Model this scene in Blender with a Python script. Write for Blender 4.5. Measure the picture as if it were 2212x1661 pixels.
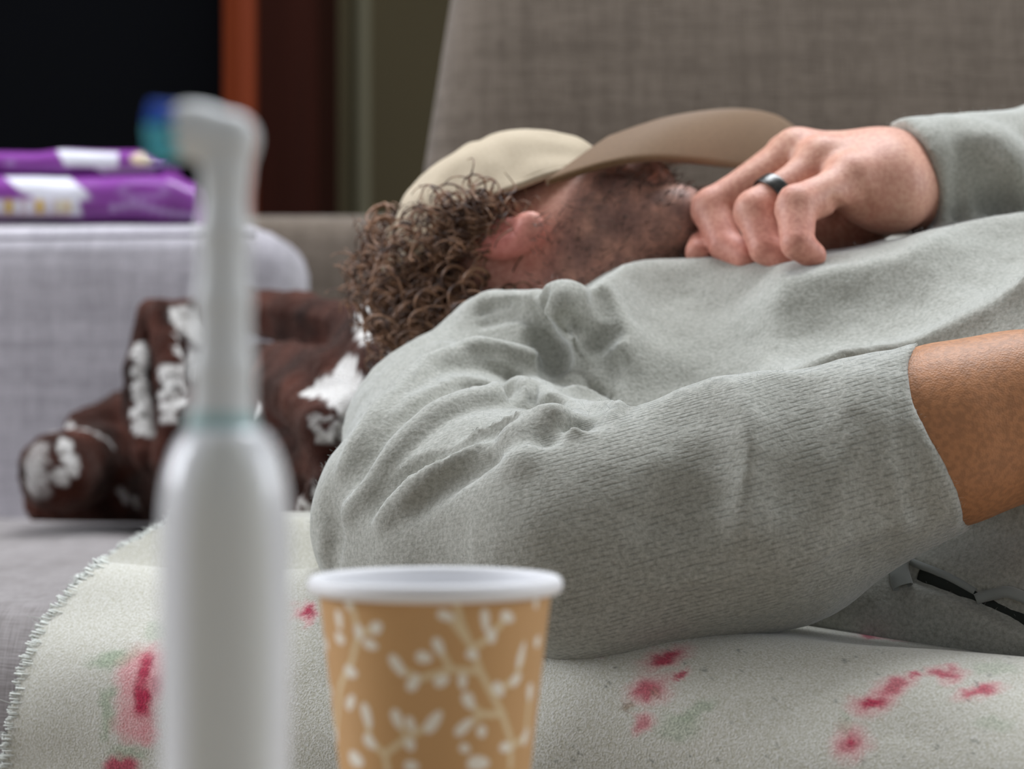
import bpy, bmesh, math, random
import numpy as np
from mathutils import Vector, Matrix

random.seed(7)
rng = np.random.default_rng(7)
for o in list(bpy.data.objects):
    bpy.data.objects.remove(o)
C = bpy.context.scene.collection
scene = bpy.context.scene

# ------------------------------------------------------------------ camera
H = 0.545                 # lens height above the floor
FPX = 5200.0              # focal length in pixels of the 2212 x 1661 frame
cam_d = bpy.data.cameras.new('camera')
cam = bpy.data.objects.new('camera', cam_d)
C.objects.link(cam)
cam.location = (0, 0, H)
cam.rotation_euler = (math.pi / 2, 0, 0)
cam_d.sensor_width = 36
cam_d.lens = FPX / 2212 * 36
cam_d.clip_start = 0.02
cam_d.dof.use_dof = True
cam_d.dof.focus_distance = 1.20
cam_d.dof.aperture_fstop = 7.6
scene.camera = cam

# ------------------------------------------------------------------ world, daylight
w = bpy.data.worlds.new('world')
scene.world = w
w.use_nodes = True
w.node_tree.nodes['Background'].inputs[0].default_value = (0.62, 0.72, 0.9, 1)
w.node_tree.nodes['Background'].inputs[1].default_value = 1.0

def area_light(name, loc, rot, sx, sz, power, col):
    l = bpy.data.lights.new(name, 'AREA')
    l.shape = 'RECTANGLE'; l.size = sx; l.size_y = sz
    l.energy = power; l.color = col
    o = bpy.data.objects.new(name, l)
    o.location = loc; o.rotation_euler = rot
    C.objects.link(o)
    return o
# daylight entering by the two windows (left and right of the room)
area_light('window_daylight_left', (-2.58, 1.75, 1.62), (0, math.radians(-90), 0), 1.35, 1.3, 66, (0.90, 0.93, 1.0))
area_light('window_daylight_right', (2.78, 1.35, 1.62), (0, math.radians(90), 0), 1.35, 1.3, 34, (0.92, 0.95, 1.0))
# unseen roof opening over the sofa, added as the main light from above
area_light('added_top_light', (0.35, 2.1, 2.49), (0, 0, 0), 1.5, 1.0, 62, (0.91, 0.95, 1.0))

area_light('front_fill_light', (0.2, -2.18, 1.62), (math.radians(90), 0, 0), 1.6, 1.3, 1.5, (0.92, 0.95, 1.0))  # weak fill added behind the camera to brighten surfaces facing it

scene.view_settings.view_transform = 'Standard'
scene.view_settings.look = 'None'
scene.view_settings.exposure = -0.1
scene.view_settings.gamma = 1.0
scene.view_settings.use_curve_mapping = False
scene.cycles.max_bounces = 5
scene.cycles.diffuse_bounces = 3
scene.cycles.glossy_bounces = 2
scene.cycles.use_adaptive_sampling = True
scene.cycles.adaptive_threshold = 0.05

# ================================================================== helpers
def P(px, py, d):
    """a point seen at a pixel of the frame, at depth d"""
    return np.array([(px - 1106.0) / FPX * d, d, H - (py - 830.5) / FPX * d])

def proj(v):
    v = np.asarray(v)
    d = np.maximum(v[..., 1], 1e-4)
    return v[..., 0] / d * FPX + 1106.0, 830.5 - (v[..., 2] - H) / d * FPX

def lin(r, g, b):
    f = lambda c: ((c / 255 + 0.055) / 1.055) ** 2.4 if c > 10 else c / 255 / 12.92
    return (f(r), f(g), f(b), 1.0)

def empty(name, loc=(0, 0, 0)):
    o = bpy.data.objects.new(name, None)
    o.location = loc
    C.objects.link(o)
    return o

def setp(o, parent):
    if parent is not None:
        o.parent = parent
        bpy.context.view_layer.update()
        o.matrix_parent_inverse = parent.matrix_world.inverted()
    return o

def mesh_obj(name, verts, faces, mat, parent=None, smooth=True, cols=None, attrs=None):
    """verts (n,3) in world coordinates, faces list/array"""
    me = bpy.data.meshes.new(name)
    verts = np.asarray(verts, dtype=np.float32)
    if isinstance(faces, np.ndarray):
        n, k = faces.shape
        me.vertices.add(len(verts)); me.vertices.foreach_set('co', verts.ravel())
        me.loops.add(n * k); me.loops.foreach_set('vertex_index', faces.astype(np.int32).ravel())
        me.polygons.add(n)
        me.polygons.foreach_set('loop_start', np.arange(0, n * k, k, dtype=np.int32))
        me.polygons.foreach_set('loop_total', np.full(n, k, dtype=np.int32))
        me.update(calc_edges=True); me.validate()
    else:
        me.from_pydata([tuple(map(float, v)) for v in verts], [], [tuple(map(int, f)) for f in faces])
        me.update()
    if smooth:
        me.polygons.foreach_set('use_smooth', np.ones(len(me.polygons), dtype=bool))
    if cols is not None:
        a = me.color_attributes.new('col', 'FLOAT_COLOR', 'POINT')
        cc = np.ones((len(verts), 4), dtype=np.float32); cc[:, :3] = np.asarray(cols)[:, :3]
        a.data.foreach_set('color', cc.ravel())
    if attrs:
        for k, v in attrs.items():
            a = me.attributes.new(k, 'FLOAT', 'POINT')
            a.data.foreach_set('value', np.asarray(v, dtype=np.float32))
    me.materials.append(mat)
    o = bpy.data.objects.new(name, me)
    C.objects.link(o)
    setp(o, parent)
    return o

def tag(o, label=None, cat=None, group=None, kind=None):
    if label: o['label'] = label
    if cat: o['category'] = cat
    if group: o['group'] = group
    if kind: o['kind'] = kind
    return o

def bevel(o, w=0.01, seg=3):
    m = o.modifiers.new('bevel', 'BEVEL'); m.width = w; m.segments = seg; m.limit_method = 'ANGLE'
    return o

def box(lo, hi):
    x0, y0, z0 = lo; x1, y1, z1 = hi
    v = [(x0, y0, z0), (x1, y0, z0), (x1, y1, z0), (x0, y1, z0), (x0, y0, z1), (x1, y0, z1), (x1, y1, z1), (x0, y1, z1)]
    f = [(0, 3, 2, 1), (4, 5, 6, 7), (0, 1, 5, 4), (1, 2, 6, 5), (2, 3, 7, 6), (3, 0, 4, 7)]
    return v, f

def grid_faces(nu, nv, wrap_u=False, flip=False):
    i, j = np.meshgrid(np.arange(nu if wrap_u else nu - 1), np.arange(nv - 1), indexing='ij')
    i = i.ravel(); j = j.ravel(); i2 = (i + 1) % nu
    q = np.stack([i * nv + j, i2 * nv + j, i2 * nv + j + 1, i * nv + j + 1], 1)
    return q[:, ::-1].copy() if flip else q

def lathe(profile, n=96, axis=(0, 0)):
    """profile list of (r, z); world axis at (x, y)"""
    pr = np.asarray(profile, float)
    a = np.linspace(0, 2 * np.pi, n, endpoint=False)
    V = np.zeros((n, len(pr), 3))
    V[:, :, 0] = axis[0] + np.cos(a)[:, None] * pr[None, :, 0]
    V[:, :, 1] = axis[1] + np.sin(a)[:, None] * pr[None, :, 0]
    V[:, :, 2] = pr[None, :, 1]
    return V.reshape(-1, 3), grid_faces(n, len(pr), True)

def smoothstep(a, b, x):
    t = np.clip((np.asarray(x, float) - a) / (b - a), 0, 1)
    return t * t * (3 - 2 * t)

class VNoise:
    """smooth value noise on a 3D lattice"""
    def __init__(self, seed, n=32):
        self.n = n; self.t = np.random.default_rng(seed).random((n, n, n)).astype(np.float32) * 2 - 1
    def __call__(self, p):
        p = np.asarray(p, np.float32); f = np.floor(p); u = p - f; i = f.astype(int) % self.n
        u = u * u * (3 - 2 * u); j = (i + 1) % self.n; t = self.t
        r = 0
        for dx in (0, 1):
            for dy in (0, 1):
                for dz in (0, 1):
                    wx = u[..., 0] if dx else 1 - u[..., 0]
                    wy = u[..., 1] if dy else 1 - u[..., 1]
                    wz = u[..., 2] if dz else 1 - u[..., 2]
                    r = r + wx * wy * wz * t[(j if dx else i)[..., 0], (j if dy else i)[..., 1], (j if dz else i)[..., 2]]
        return r
vn = VNoise(3)

# ---------------------------------------------------------------- signed distance modelling
class Field:
    def __init__(self, lo, hi, h):
        self.lo = np.asarray(lo, np.float32); self.h = float(h)
        self.n = np.ceil((np.asarray(hi) - self.lo) / h).astype(int) + 1
        self.v = np.full(self.n, 0.08, np.float32)
    def sub(self, lo, hi):
        a = np.clip(np.floor((np.asarray(lo) - self.lo) / self.h).astype(int), 0, self.n)
        b = np.clip(np.ceil((np.asarray(hi) - self.lo) / self.h).astype(int) + 1, 0, self.n)
        if np.any(b <= a): return None, None
        ax = [(self.lo[i] + np.arange(a[i], b[i]) * self.h).astype(np.float32) for i in range(3)]
        X = ax[0][:, None, None]; Y = ax[1][None, :, None]; Z = ax[2][None, None, :]
        return (slice(a[0], b[0]), slice(a[1], b[1]), slice(a[2], b[2])), (X, Y, Z)
    def put(self, f, lo, hi, k, neg=False):
        m = k + 0.014
        s, X = self.sub(np.asarray(lo) - m, np.asarray(hi) + m)
        if s is None: return
        d = f(*X); a = self.v[s]
        if neg:
            d = -d
            hh = np.maximum(k - np.abs(a - d), 0) / k
            self.v[s] = np.maximum(a, d) + hh * hh * k * 0.25
        else:
            hh = np.maximum(k - np.abs(a - d), 0) / k
            self.v[s] = np.minimum(a, d) - hh * hh * k * 0.25
    def cone(self, a, b, ra, rb, k=0.01, neg=False, sy=1.0):
        a = np.asarray(a, float); b = np.asarray(b, float)
        sc = np.array([1, sy, 1.0]); A = a * sc; B = b * sc; ba = B - A; L = max(float(ba @ ba), 1e-12)
        def f(X, Y, Z):
            px = X - A[0]; py = Y * sy - A[1]; pz = Z - A[2]
            t = np.clip((px * ba[0] + py * ba[1] + pz * ba[2]) / L, 0, 1)
            return np.sqrt((px - t * ba[0]) ** 2 + (py - t * ba[1]) ** 2 + (pz - t * ba[2]) ** 2) - (ra + t * (rb - ra))
        r = max(ra, rb); rr = np.array([r, r / sy, r])
        self.put(f, np.minimum(a, b) - rr, np.maximum(a, b) + rr, k, neg)
    def chain(self, pts, k=0.01, neg=False, sy=1.0):
        """pts: list of (point, radius)"""
        if len(pts) == 1: self.cone(pts[0][0], pts[0][0], pts[0][1], pts[0][1], k, neg, sy)
        for (a, ra), (b, rb) in zip(pts[:-1], pts[1:]):
            self.cone(a, b, ra, rb, k, neg, sy)
    def ell(self, c, axes, radii, k=0.01, neg=False):
        c = np.asarray(c, float); M = np.asarray(axes, float); r = np.asarray(radii, float)
        def f(X, Y, Z):
            x = X - c[0]; y = Y - c[1]; z = Z - c[2]
            q = [x * M[i][0] + y * M[i][1] + z * M[i][2] for i in range(3)]
            k0 = np.sqrt(sum((q[i] / r[i]) ** 2 for i in range(3)))
            k1 = np.sqrt(sum((q[i] / r[i] ** 2) ** 2 for i in range(3)))
            return k0 * (k0 - 1) / np.maximum(k1, 1e-6)
        R = max(radii)
        self.put(f, c - R, c + R, k, neg)
    def at(self, p):
        q = (np.asarray(p) - self.lo) / self.h
        i = np.floor(q).astype(int); i = np.clip(i, 0, self.n - 2); u = q - i
        r = 0
        for dx in (0, 1):
            for dy in (0, 1):
                for dz in (0, 1):
                    wgt = (u[..., 0] if dx else 1 - u[..., 0]) * (u[..., 1] if dy else 1 - u[..., 1]) * (u[..., 2] if dz else 1 - u[..., 2])
                    r = r + wgt * self.v[i[..., 0] + dx, i[..., 1] + dy, i[..., 2] + dz]
        return r
    def grad(self, p):
        e = self.h; p = np.asarray(p, float)
        g = np.array([self.at(p + np.eye(3)[i] * e) - self.at(p - np.eye(3)[i] * e) for i in range(3)])
        return g / max(np.linalg.norm(g), 1e-9)
    def hit(self, px, py, d0=None, d1=None):
        d0 = d0 if d0 else float(self.lo[1]); d1 = d1 if d1 else float(self.lo[1] + self.n[1] * self.h)
        ds = np.arange(d0, d1, self.h * 0.5)
        pts = np.stack([(px - 1106.0) / FPX * ds, ds, H - (py - 830.5) / FPX * ds], 1)
        hi = self.lo + (self.n - 1) * self.h
        ok = np.all((pts > self.lo) & (pts < hi), axis=1)
        v = np.where(ok, self.at(np.clip(pts, self.lo + 1e-4, hi - 1e-4)), 1.0)
        w_ = np.where(v < 0)[0]
        if len(w_) == 0:
            j = int(np.argmin(v)); return pts[j]
        return pts[w_[0]]
    def fold(self, path, r, raise_, k, neg=False, step=0.006):
        """a ridge (or a groove) following a sketched path across the surface; r, raise_ may be (start, mid, end)"""
        tri = lambda q: q if isinstance(q, tuple) else (q, q, q)
        r3, h3 = tri(r), tri(raise_)
        pts = np.array([self.hit(*p) for p in path])
        # smooth the depth, resample
        L = np.r_[0, np.cumsum(np.linalg.norm(np.diff(pts, axis=0), axis=1))]
        n = max(3, int(L[-1] / step)); s = np.linspace(0, L[-1], n)
        cr = catmull(pts, s / L[-1])
        out = []
        for i, p in enumerate(cr):
            t = i / (n - 1)
            mix = lambda q: (q[0] + (q[1] - q[0]) * min(1, 2 * t)) if t < .5 else (q[1] + (q[2] - q[1]) * (2 * t - 1))
            rr, hh = mix(r3), mix(h3)
            g = self.grad(p); p = p - g * float(self.at(p))
            out.append((p + g * ((rr - hh) if neg else (hh - rr)), rr))
        self.chain(out, k, neg)
    def mesh(self):
        v = self.v; s = v < 0
        c = np.zeros(self.n - 1, np.int8)
        for dx in (0, 1):
            for dy in (0, 1):
                for dz in (0, 1):
                    c += s[dx:self.n[0] - 1 + dx, dy:self.n[1] - 1 + dy, dz:self.n[2] - 1 + dz]
        act = (c > 0) & (c < 8)
        I = np.stack(np.nonzero(act), 1)
        vid = np.full(act.shape, -1, np.int32); vid[act] = np.arange(len(I))
        corners = [(a, b, d) for a in (0, 1) for b in (0, 1) for d in (0, 1)]
        val = np.stack([v[I[:, 0] + a, I[:, 1] + b, I[:, 2] + d] for a, b, d in corners], 1)
        acc = np.zeros((len(I), 3)); cnt = np.zeros(len(I))
        for i in range(8):
            for j in range(i + 1, 8):
                ci = np.array(corners[i]); cj = np.array(corners[j])
                if np.abs(ci - cj).sum() != 1: continue
                m = (val[:, i] < 0) != (val[:, j] < 0)
                t = val[m, i] / (val[m, i] - val[m, j])
                acc[m] += ci + t[:, None] * (cj - ci); cnt[m] += 1
        V = self.lo + (I + acc / cnt[:, None]) * self.h
        Q = []
        for ax in range(3):
            a0 = [slice(None)] * 3; a1 = [slice(None)] * 3
            a0[ax] = slice(0, -1); a1[ax] = slice(1, None)
            A = s[tuple(a0)]; B = s[tuple(a1)]
            d = A != B
            idx = np.stack(np.nonzero(d), 1)
            o1, o2 = [(1, 2), (2, 0), (0, 1)][ax]
            ok = (idx[:, o1] > 0) & (idx[:, o2] > 0) & (idx[:, o1] < self.n[o1] - 1) & (idx[:, o2] < self.n[o2] - 1)
            idx = idx[ok]
            inside = A[idx[:, 0], idx[:, 1], idx[:, 2]]
            def cell(e1, e2):
                q = idx.copy(); q[:, o1] -= e1; q[:, o2] -= e2
                return vid[q[:, 0], q[:, 1], q[:, 2]]
            q = np.stack([cell(1, 1), cell(0, 1), cell(0, 0), cell(1, 0)], 1)
            q[~inside] = q[~inside][:, ::-1]
            Q.append(q)
        return V, np.concatenate(Q)

def catmull(pts, ts):
    pts = np.asarray(pts, float); n = len(pts)
    L = np.r_[0, np.cumsum(np.linalg.norm(np.diff(pts, axis=0), axis=1))]; L = L / L[-1]
    out = []
    for t in ts:
        i = int(np.clip(np.searchsorted(L, t, 'right') - 1, 0, n - 2))
        u = (t - L[i]) / max(L[i + 1] - L[i], 1e-9)
        p0 = pts[max(i - 1, 0)]; p1 = pts[i]; p2 = pts[i + 1]; p3 = pts[min(i + 2, n - 1)]
        out.append(0.5 * (2 * p1 + (p2 - p0) * u + (2 * p0 - 5 * p1 + 4 * p2 - p3) * u * u + (3 * p1 - p0 - 3 * p2 + p3) * u ** 3))
    return np.array(out)

def relax(V, Q, it=2, lam=0.5):
    e = np.concatenate([Q[:, [0, 1]], Q[:, [1, 2]], Q[:, [2, 3]], Q[:, [3, 0]]])
    for _ in range(it):
        acc = np.zeros_like(V); cnt = np.zeros(len(V))
        for a, b in ((0, 1), (1, 0)):
            for ax in range(3):
                acc[:, ax] += np.bincount(e[:, a], V[e[:, b], ax], len(V))
            cnt += np.bincount(e[:, a], minlength=len(V))
        V = V + lam * (acc / np.maximum(cnt, 1)[:, None] - V)
    return V

def normals(V, Q):
    a = V[Q[:, 2]] - V[Q[:, 0]]; b = V[Q[:, 3]] - V[Q[:, 1]]
    fn = np.cross(a, b); N = np.zeros_like(V)
    for i in range(4):
        for ax in range(3):
            N[:, ax] += np.bincount(Q[:, i], fn[:, ax], len(V))
    return N / np.maximum(np.linalg.norm(N, axis=1), 1e-12)[:, None]

def tube_mesh(paths, sides=5):
    """paths: list of (pts (n,3), radii (n,)) -> verts, quads"""
    VV, QQ = [], []; off = 0
    for pts, rad in paths:
        pts = np.asarray(pts, float); n = len(pts)
        t = np.gradient(pts, axis=0); t /= np.maximum(np.linalg.norm(t, axis=1), 1e-9)[:, None]
        ref = np.array([0.3, 0.2, 1.0]); u = np.cross(t, ref); u /= np.maximum(np.linalg.norm(u, axis=1), 1e-9)[:, None]
        v = np.cross(t, u)
        a = np.linspace(0, 2 * np.pi, sides, endpoint=False)
        ring = pts[None] + np.asarray(rad)[None, :, None] * (np.cos(a)[:, None, None] * u[None] + np.sin(a)[:, None, None] * v[None])
        VV.append(ring.reshape(-1, 3)); QQ.append(grid_faces(sides, n, True, True) + off); off += sides * n
    return np.concatenate(VV), np.concatenate(QQ)

# ================================================================== materials
def mat(name, base=(0.5, 0.5, 0.5, 1), rough=0.8, spec=0.3, **kw):
    m = bpy.data.materials.new(name); m.use_nodes = True
    nt = m.node_tree; b = nt.nodes['Principled BSDF']
    b.inputs['Base Color'].default_value = base
    b.inputs['Roughness'].default_value = rough
    b.inputs['Specular IOR Level'].default_value = spec
    for k, v in kw.items():
        b.inputs[k.replace('_', ' ')].default_value = v
    return m, nt, b

def N(nt, typ, **props):
    n = nt.nodes.new(typ)
    for k, v in props.items():
        setattr(n, k, v)
    return n

def noise(nt, vec, scale, detail=3, rough=0.5):
    n = N(nt, 'ShaderNodeTexNoise'); n.inputs['Scale'].default_value = scale
    n.inputs['Detail'].default_value = detail; n.inputs['Roughness'].default_value = rough
    if vec is not None: nt.links.new(vec, n.inputs['Vector'])
    return n.outputs['Fac']

def mixc(nt, fac, a, b, blend='MIX'):
    n = N(nt, 'ShaderNodeMix', data_type='RGBA', blend_type=blend)
    for s, v in ((0, fac), (6, a), (7, b)):
        if isinstance(v, (int, float, tuple)): n.inputs[s].default_value = v
        else: nt.links.new(v, n.inputs[s])
    return n.outputs[2]

def math_(nt, op, a, b=0.0):
    n = N(nt, 'ShaderNodeMath', operation=op)
    for s, v in ((0, a), (1, b)):
        if isinstance(v, (int, float)): n.inputs[s].default_value = v
        else: nt.links.new(v, n.inputs[s])
    return n.outputs[0]

def ramp(nt, fac, a, b, ca=(0, 0, 0, 1), cb=(1, 1, 1, 1)):
    n = N(nt, 'ShaderNodeValToRGB'); n.color_ramp.elements[0].position = a; n.color_ramp.elements[1].position = b
    n.color_ramp.elements[0].color = ca; n.color_ramp.elements[1].color = cb
    nt.links.new(fac, n.inputs[0]); return n.outputs[0]

def bump(nt, b, height, strength=0.4, dist=0.002):
    n = N(nt, 'ShaderNodeBump'); n.inputs['Strength'].default_value = strength; n.inputs['Distance'].default_value = dist
    nt.links.new(height, n.inputs['Height']); nt.links.new(n.outputs[0], b.inputs['Normal'])

def geo(nt): return N(nt, 'ShaderNodeNewGeometry').outputs['Position']
def attr(nt, name, out='Fac'):
    return N(nt, 'ShaderNodeAttribute', attribute_name=name).outputs[out]
def vmul(nt, vec, s):
    n = N(nt, 'ShaderNodeVectorMath', operation='MULTIPLY'); nt.links.new(vec, n.inputs[0]); n.inputs[1].default_value = s
    return n.outputs[0]

def fabric(name, c1, c2, sx=(900, 60, 60), sy=(60, 60, 900), sheen=0.15, strength=0.35):
    """plain woven upholstery: crossed threads of two tones"""
    m, nt, b = mat(name, c1, 0.92, 0.15, Sheen_Weight=sheen, Sheen_Roughness=0.5)
    g = geo(nt)
    a = noise(nt, vmul(nt, g, sx), 1.0, 0); d = noise(nt, vmul(nt, g, sy), 1.0, 0)
    big = noise(nt, vmul(nt, g, tuple(q * 0.12 for q in sx)), 1.0, 1)
    big2 = noise(nt, vmul(nt, g, tuple(q * 0.12 for q in sy)), 1.0, 1)
    wv = math_(nt, 'MULTIPLY', math_(nt, 'ADD', math_(nt, 'ADD', a, d), math_(nt, 'ADD', big, big2)), 0.25)
    nt.links.new(ramp(nt, wv, 0.40, 0.60, c1, c2), b.inputs['Base Color'])
    bump(nt, b, math_(nt, 'ADD', a, d), strength, 0.0012)
    return m

def vcol_mat(name, rough=0.8, spec=0.3, nscale=None, namt=0.15, bscale=None, bstr=0.3, bdist=0.002, **kw):
    m, nt, b = mat(name, (0.5, 0.5, 0.5, 1), rough, spec, **kw)
    c = attr(nt, 'col', 'Color')
    if nscale:
        n = noise(nt, geo(nt), nscale, 4, 0.6)
        c = mixc(nt, namt, c, ramp(nt, n, 0.3, 0.7), 'OVERLAY')
    nt.links.new(c, b.inputs['Base Color'])
    if bscale: bump(nt, b, noise(nt, geo(nt), bscale, 3), bstr, bdist)
    return m
# ================================================================== the room
m_wall, nt, b = mat('wall_paint', lin(120, 112, 90), 0.9, 0.2)
nt.links.new(mixc(nt, noise(nt, geo(nt), 3, 0), lin(60, 53, 36), lin(70, 62, 43)), b.inputs['Base Color'])
m_white, nt, b = mat('white_paint', lin(205, 203, 198), 0.85, 0.2)
nt.links.new(mixc(nt, noise(nt, geo(nt), 4, 0), lin(198, 196, 190), lin(212, 210, 205)), b.inputs['Base Color'])
m_floor, nt, b = mat('floor_wood', lin(110, 80, 55), 0.5, 0.4)
nt.links.new(mixc(nt, noise(nt, vmul(nt, geo(nt), (2, 30, 2)), 1.0, 2), lin(150, 142, 132), lin(176, 168, 158)), b.inputs['Base Color'])

X0, X1, Y0, Y1, ZC = -2.6, 2.8, -2.2, 3.7, 2.5
def struct(name, lo, hi, m):
    v, f = box(lo, hi); return tag(mesh_obj(name, v, f, m, smooth=False), kind='structure')
struct('floor', (X0 - .1, Y0 - .1, -0.1), (X1 + .1, Y1 + .1, 0.0), m_floor)
v, f = [], []
for lo, hi in (((X0 - .1, Y0 - .1, ZC), (-.42, Y1 + .1, ZC + .1)), ((1.12, Y0 - .1, ZC), (X1 + .1, Y1 + .1, ZC + .1)), ((-.42, Y0 - .1, ZC), (1.12, 1.58, ZC + .1)), ((-.42, 2.62, ZC), (1.12, Y1 + .1, ZC + .1))):
    vv, ff = box(lo, hi); f += [tuple(i + len(v) for i in q) for q in ff]; v += vv
tag(mesh_obj('ceiling', v, f, m_white, smooth=False), kind='structure')
struct('wall_back', (X0 - .1, Y1, 0), (X1 + .1, Y1 + .1, ZC), m_wall)
v, f = [], []
for lo, hi in (((X0 - .1, Y0 - .1, 0), (X1 + .1, Y0, .95)), ((X0 - .1, Y0 - .1, 2.3), (X1 + .1, Y0, ZC)), ((X0 - .1, Y0 - .1, .95), (-.62, Y0, 2.3)), ((1.02, Y0 - .1, .95), (X1 + .1, Y0, 2.3))):
    vv, ff = box(lo, hi); f += [tuple(i + len(v) for i in q) for q in ff]; v += vv
tag(mesh_obj('wall_front', v, f, m_white, smooth=False), kind='structure')
def window_wall(name, xa, xb, ya, yb, za, zb):
    v, f = [], []
    for lo, hi in (((xa, Y0, 0), (xb, Y1, za)), ((xa, Y0, zb), (xb, Y1, ZC)), ((xa, Y0, za), (xb, ya, zb)), ((xa, yb, za), (xb, Y1, zb))):
        vv, ff = box(lo, hi); f += [tuple(i + len(v) for i in q) for q in ff]; v += vv
    tag(mesh_obj(name, v, f, m_white, smooth=False), kind='structure')
window_wall('wall_left', X0 - .1, X0, 1.05, 2.45, 0.92, 2.32)
window_wall('wall_right', X1, X1 + .1, 0.65, 2.05, 0.92, 2.32)
def window_frame(name, x, ya, yb, za, zb):
    v, f = [], []
    t = .04
    ym = (ya + yb) / 2
    for lo, hi in (((x, ya, za), (x + .05, yb, za + t)), ((x, ya, zb - t), (x + .05, yb, zb)), ((x, ya, za + t), (x + .05, ya + t, zb - t)),
                   ((x, yb - t, za + t), (x + .05, yb, zb - t)), ((x, ym - t / 2, za + t), (x + .05, ym + t / 2, zb - t))):
        vv, ff = box(lo, hi); f += [tuple(i + len(v) for i in q) for q in ff]; v += vv
    tag(mesh_obj(name, v, f, m_white, smooth=False), kind='structure')
window_frame('window_1', X0 - .08, 1.05, 2.45, 0.92, 2.32)
window_frame('window_2', X1 + .03, 0.65, 2.05, 0.92, 2.32)
# narrow half round strip on the back wall
xs = (782 - 1106) / FPX * Y1
a = np.linspace(0, np.pi, 9)
V = np.array([[[xs - 0.014 * math.cos(q), Y1 - 0.012 * math.sin(q), z] for z in (0.0, ZC)] for q in a]).reshape(-1, 3)
m_trim, _, _ = mat('trim_paint', lin(84, 79, 60), 0.6, 0.3)
tag(mesh_obj('trim_1', V, grid_faces(9, 2), m_trim), kind='structure')

# ------------------------------------------------------------------ wooden cabinet with a black panel
m_wood, nt, b = mat('red_wood', lin(120, 55, 25), 0.6, 0.12)
nt.links.new(mixc(nt, noise(nt, vmul(nt, geo(nt), (30, 30, 1.5)), 1.0, 2), lin(82, 31, 12), lin(110, 46, 17)), b.inputs['Base Color'])
m_black, nt, b = mat('black_panel', (0.002, 0.0022, 0.0028, 1), 0.9, 0.03)
cabinet = tag(empty('wooden_cabinet', (-0.8, 3.3, 0)), 'reddish brown wooden cabinet with a tall black panel behind the sofa arm', 'cabinet')
d = 3.25
xl = (470 - 1106) / FPX * d; xr = (684 - 1106) / FPX * d; xm = (556 - 1106) / FPX * d
def column(prof):
    n = len(prof); v = [(x, y, z) for z in (0.0, 2.1) for x, y in prof]
    return v, [tuple(range(n))[::-1], tuple(range(n, 2 * n))] + [(i, (i + 1) % n, n + (i + 1) % n, n + i) for i in range(n)]
v, f = column([(xl, d + .06), (xl + .006, d + .02), (xm - .02, d - .03), (xm, d - .03), (xm, d + .40), (xl, d + .40)])
mesh_obj('corner_post', v, f, m_wood, cabinet, smooth=False)
m_dwood, nt, b = mat('shaded_dark_wood', lin(40, 18, 13), 0.8, 0.04)  # guessed darker board, the dim right face of the post put into its tone
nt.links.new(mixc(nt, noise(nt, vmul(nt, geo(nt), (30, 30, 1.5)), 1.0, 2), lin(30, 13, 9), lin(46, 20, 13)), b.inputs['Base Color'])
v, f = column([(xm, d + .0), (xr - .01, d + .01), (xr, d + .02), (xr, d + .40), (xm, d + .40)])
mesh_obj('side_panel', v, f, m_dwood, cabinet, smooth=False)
v, f = box((-1.7, d + .07, .08), (xl, d + .09, 2.02)); mesh_obj('front_panel', v, f, m_black, cabinet, False)
v, f = box((-1.7, d + .03, .0), (xl, d + .40, .08)); mesh_obj('plinth', v, f, m_wood, cabinet, False)
v, f = box((-1.7, d + .03, 2.02), (xl, d + .40, 2.1)); mesh_obj('top_board', v, f, m_wood, cabinet, False)
v, f = box((-1.74, d + .03, .0), (-1.7, d + .40, 2.1)); mesh_obj('side_board', v, f, m_wood, cabinet, False)
v, f = box((-1.7, d + .38, .08), (xl, d + .40, 2.02)); mesh_obj('back_board', v, f, m_wood, cabinet, False)

# ================================================================== the sofa
m_sofa = fabric('sofa_linen', lin(160, 156, 162), lin(190, 186, 192), strength=.25)
m_seat = fabric('shaded_seat_linen', lin(126, 120, 118), lin(150, 144, 143), strength=.25)  # same linen as the armrest, its shade put into a darker, browner tone
m_sofa_back = fabric('shaded_back_linen', lin(92, 82, 72), lin(112, 101, 90), strength=0.3)  # browner linen, with the weaker light on the back put into its tone
SEAT = 0.42
ex, ey = 0.894, -0.447            # along the front edge
nx, ny = 0.447, 0.894             # from the front edge into the seat
F0 = np.array([0.0, 1.17])        # a point of the front edge
def seat_xy(s, n): return F0[0] + s * ex + n * nx, F0[1] + s * ey + n * ny

RND = 0.065
def seat_profile(t):
    """t = arc length from the start of the front rounding; negative: back over the top. returns n, z, and the outward normal (n, z)"""
    t = np.asarray(t, float); q = RND * math.pi / 2
    n = np.where(t < 0, RND - t, np.where(t < q, RND - RND * np.sin(np.clip(t, 0, q) / RND), 0.0))
    z = np.where(t < 0, SEAT, np.where(t < q, SEAT - RND + RND * np.cos(np.clip(t, 0, q) / RND), SEAT - RND - (t - q)))
    an = np.where(t < 0, 0, np.where(t < q, -np.sin(np.clip(t, 0, q) / RND), -1.0))
    az = np.where(t < 0, 1, np.where(t < q, np.cos(np.clip(t, 0, q) / RND), 0.0))
    return n, z, an, az

def seat_dip(s, t):
    """the front of the seat gives way under the trunk"""
    return -.017 * smoothstep(.02, .24, s) * smoothstep(-.5, -.12, t) * smoothstep(.14, .02, t)

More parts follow.
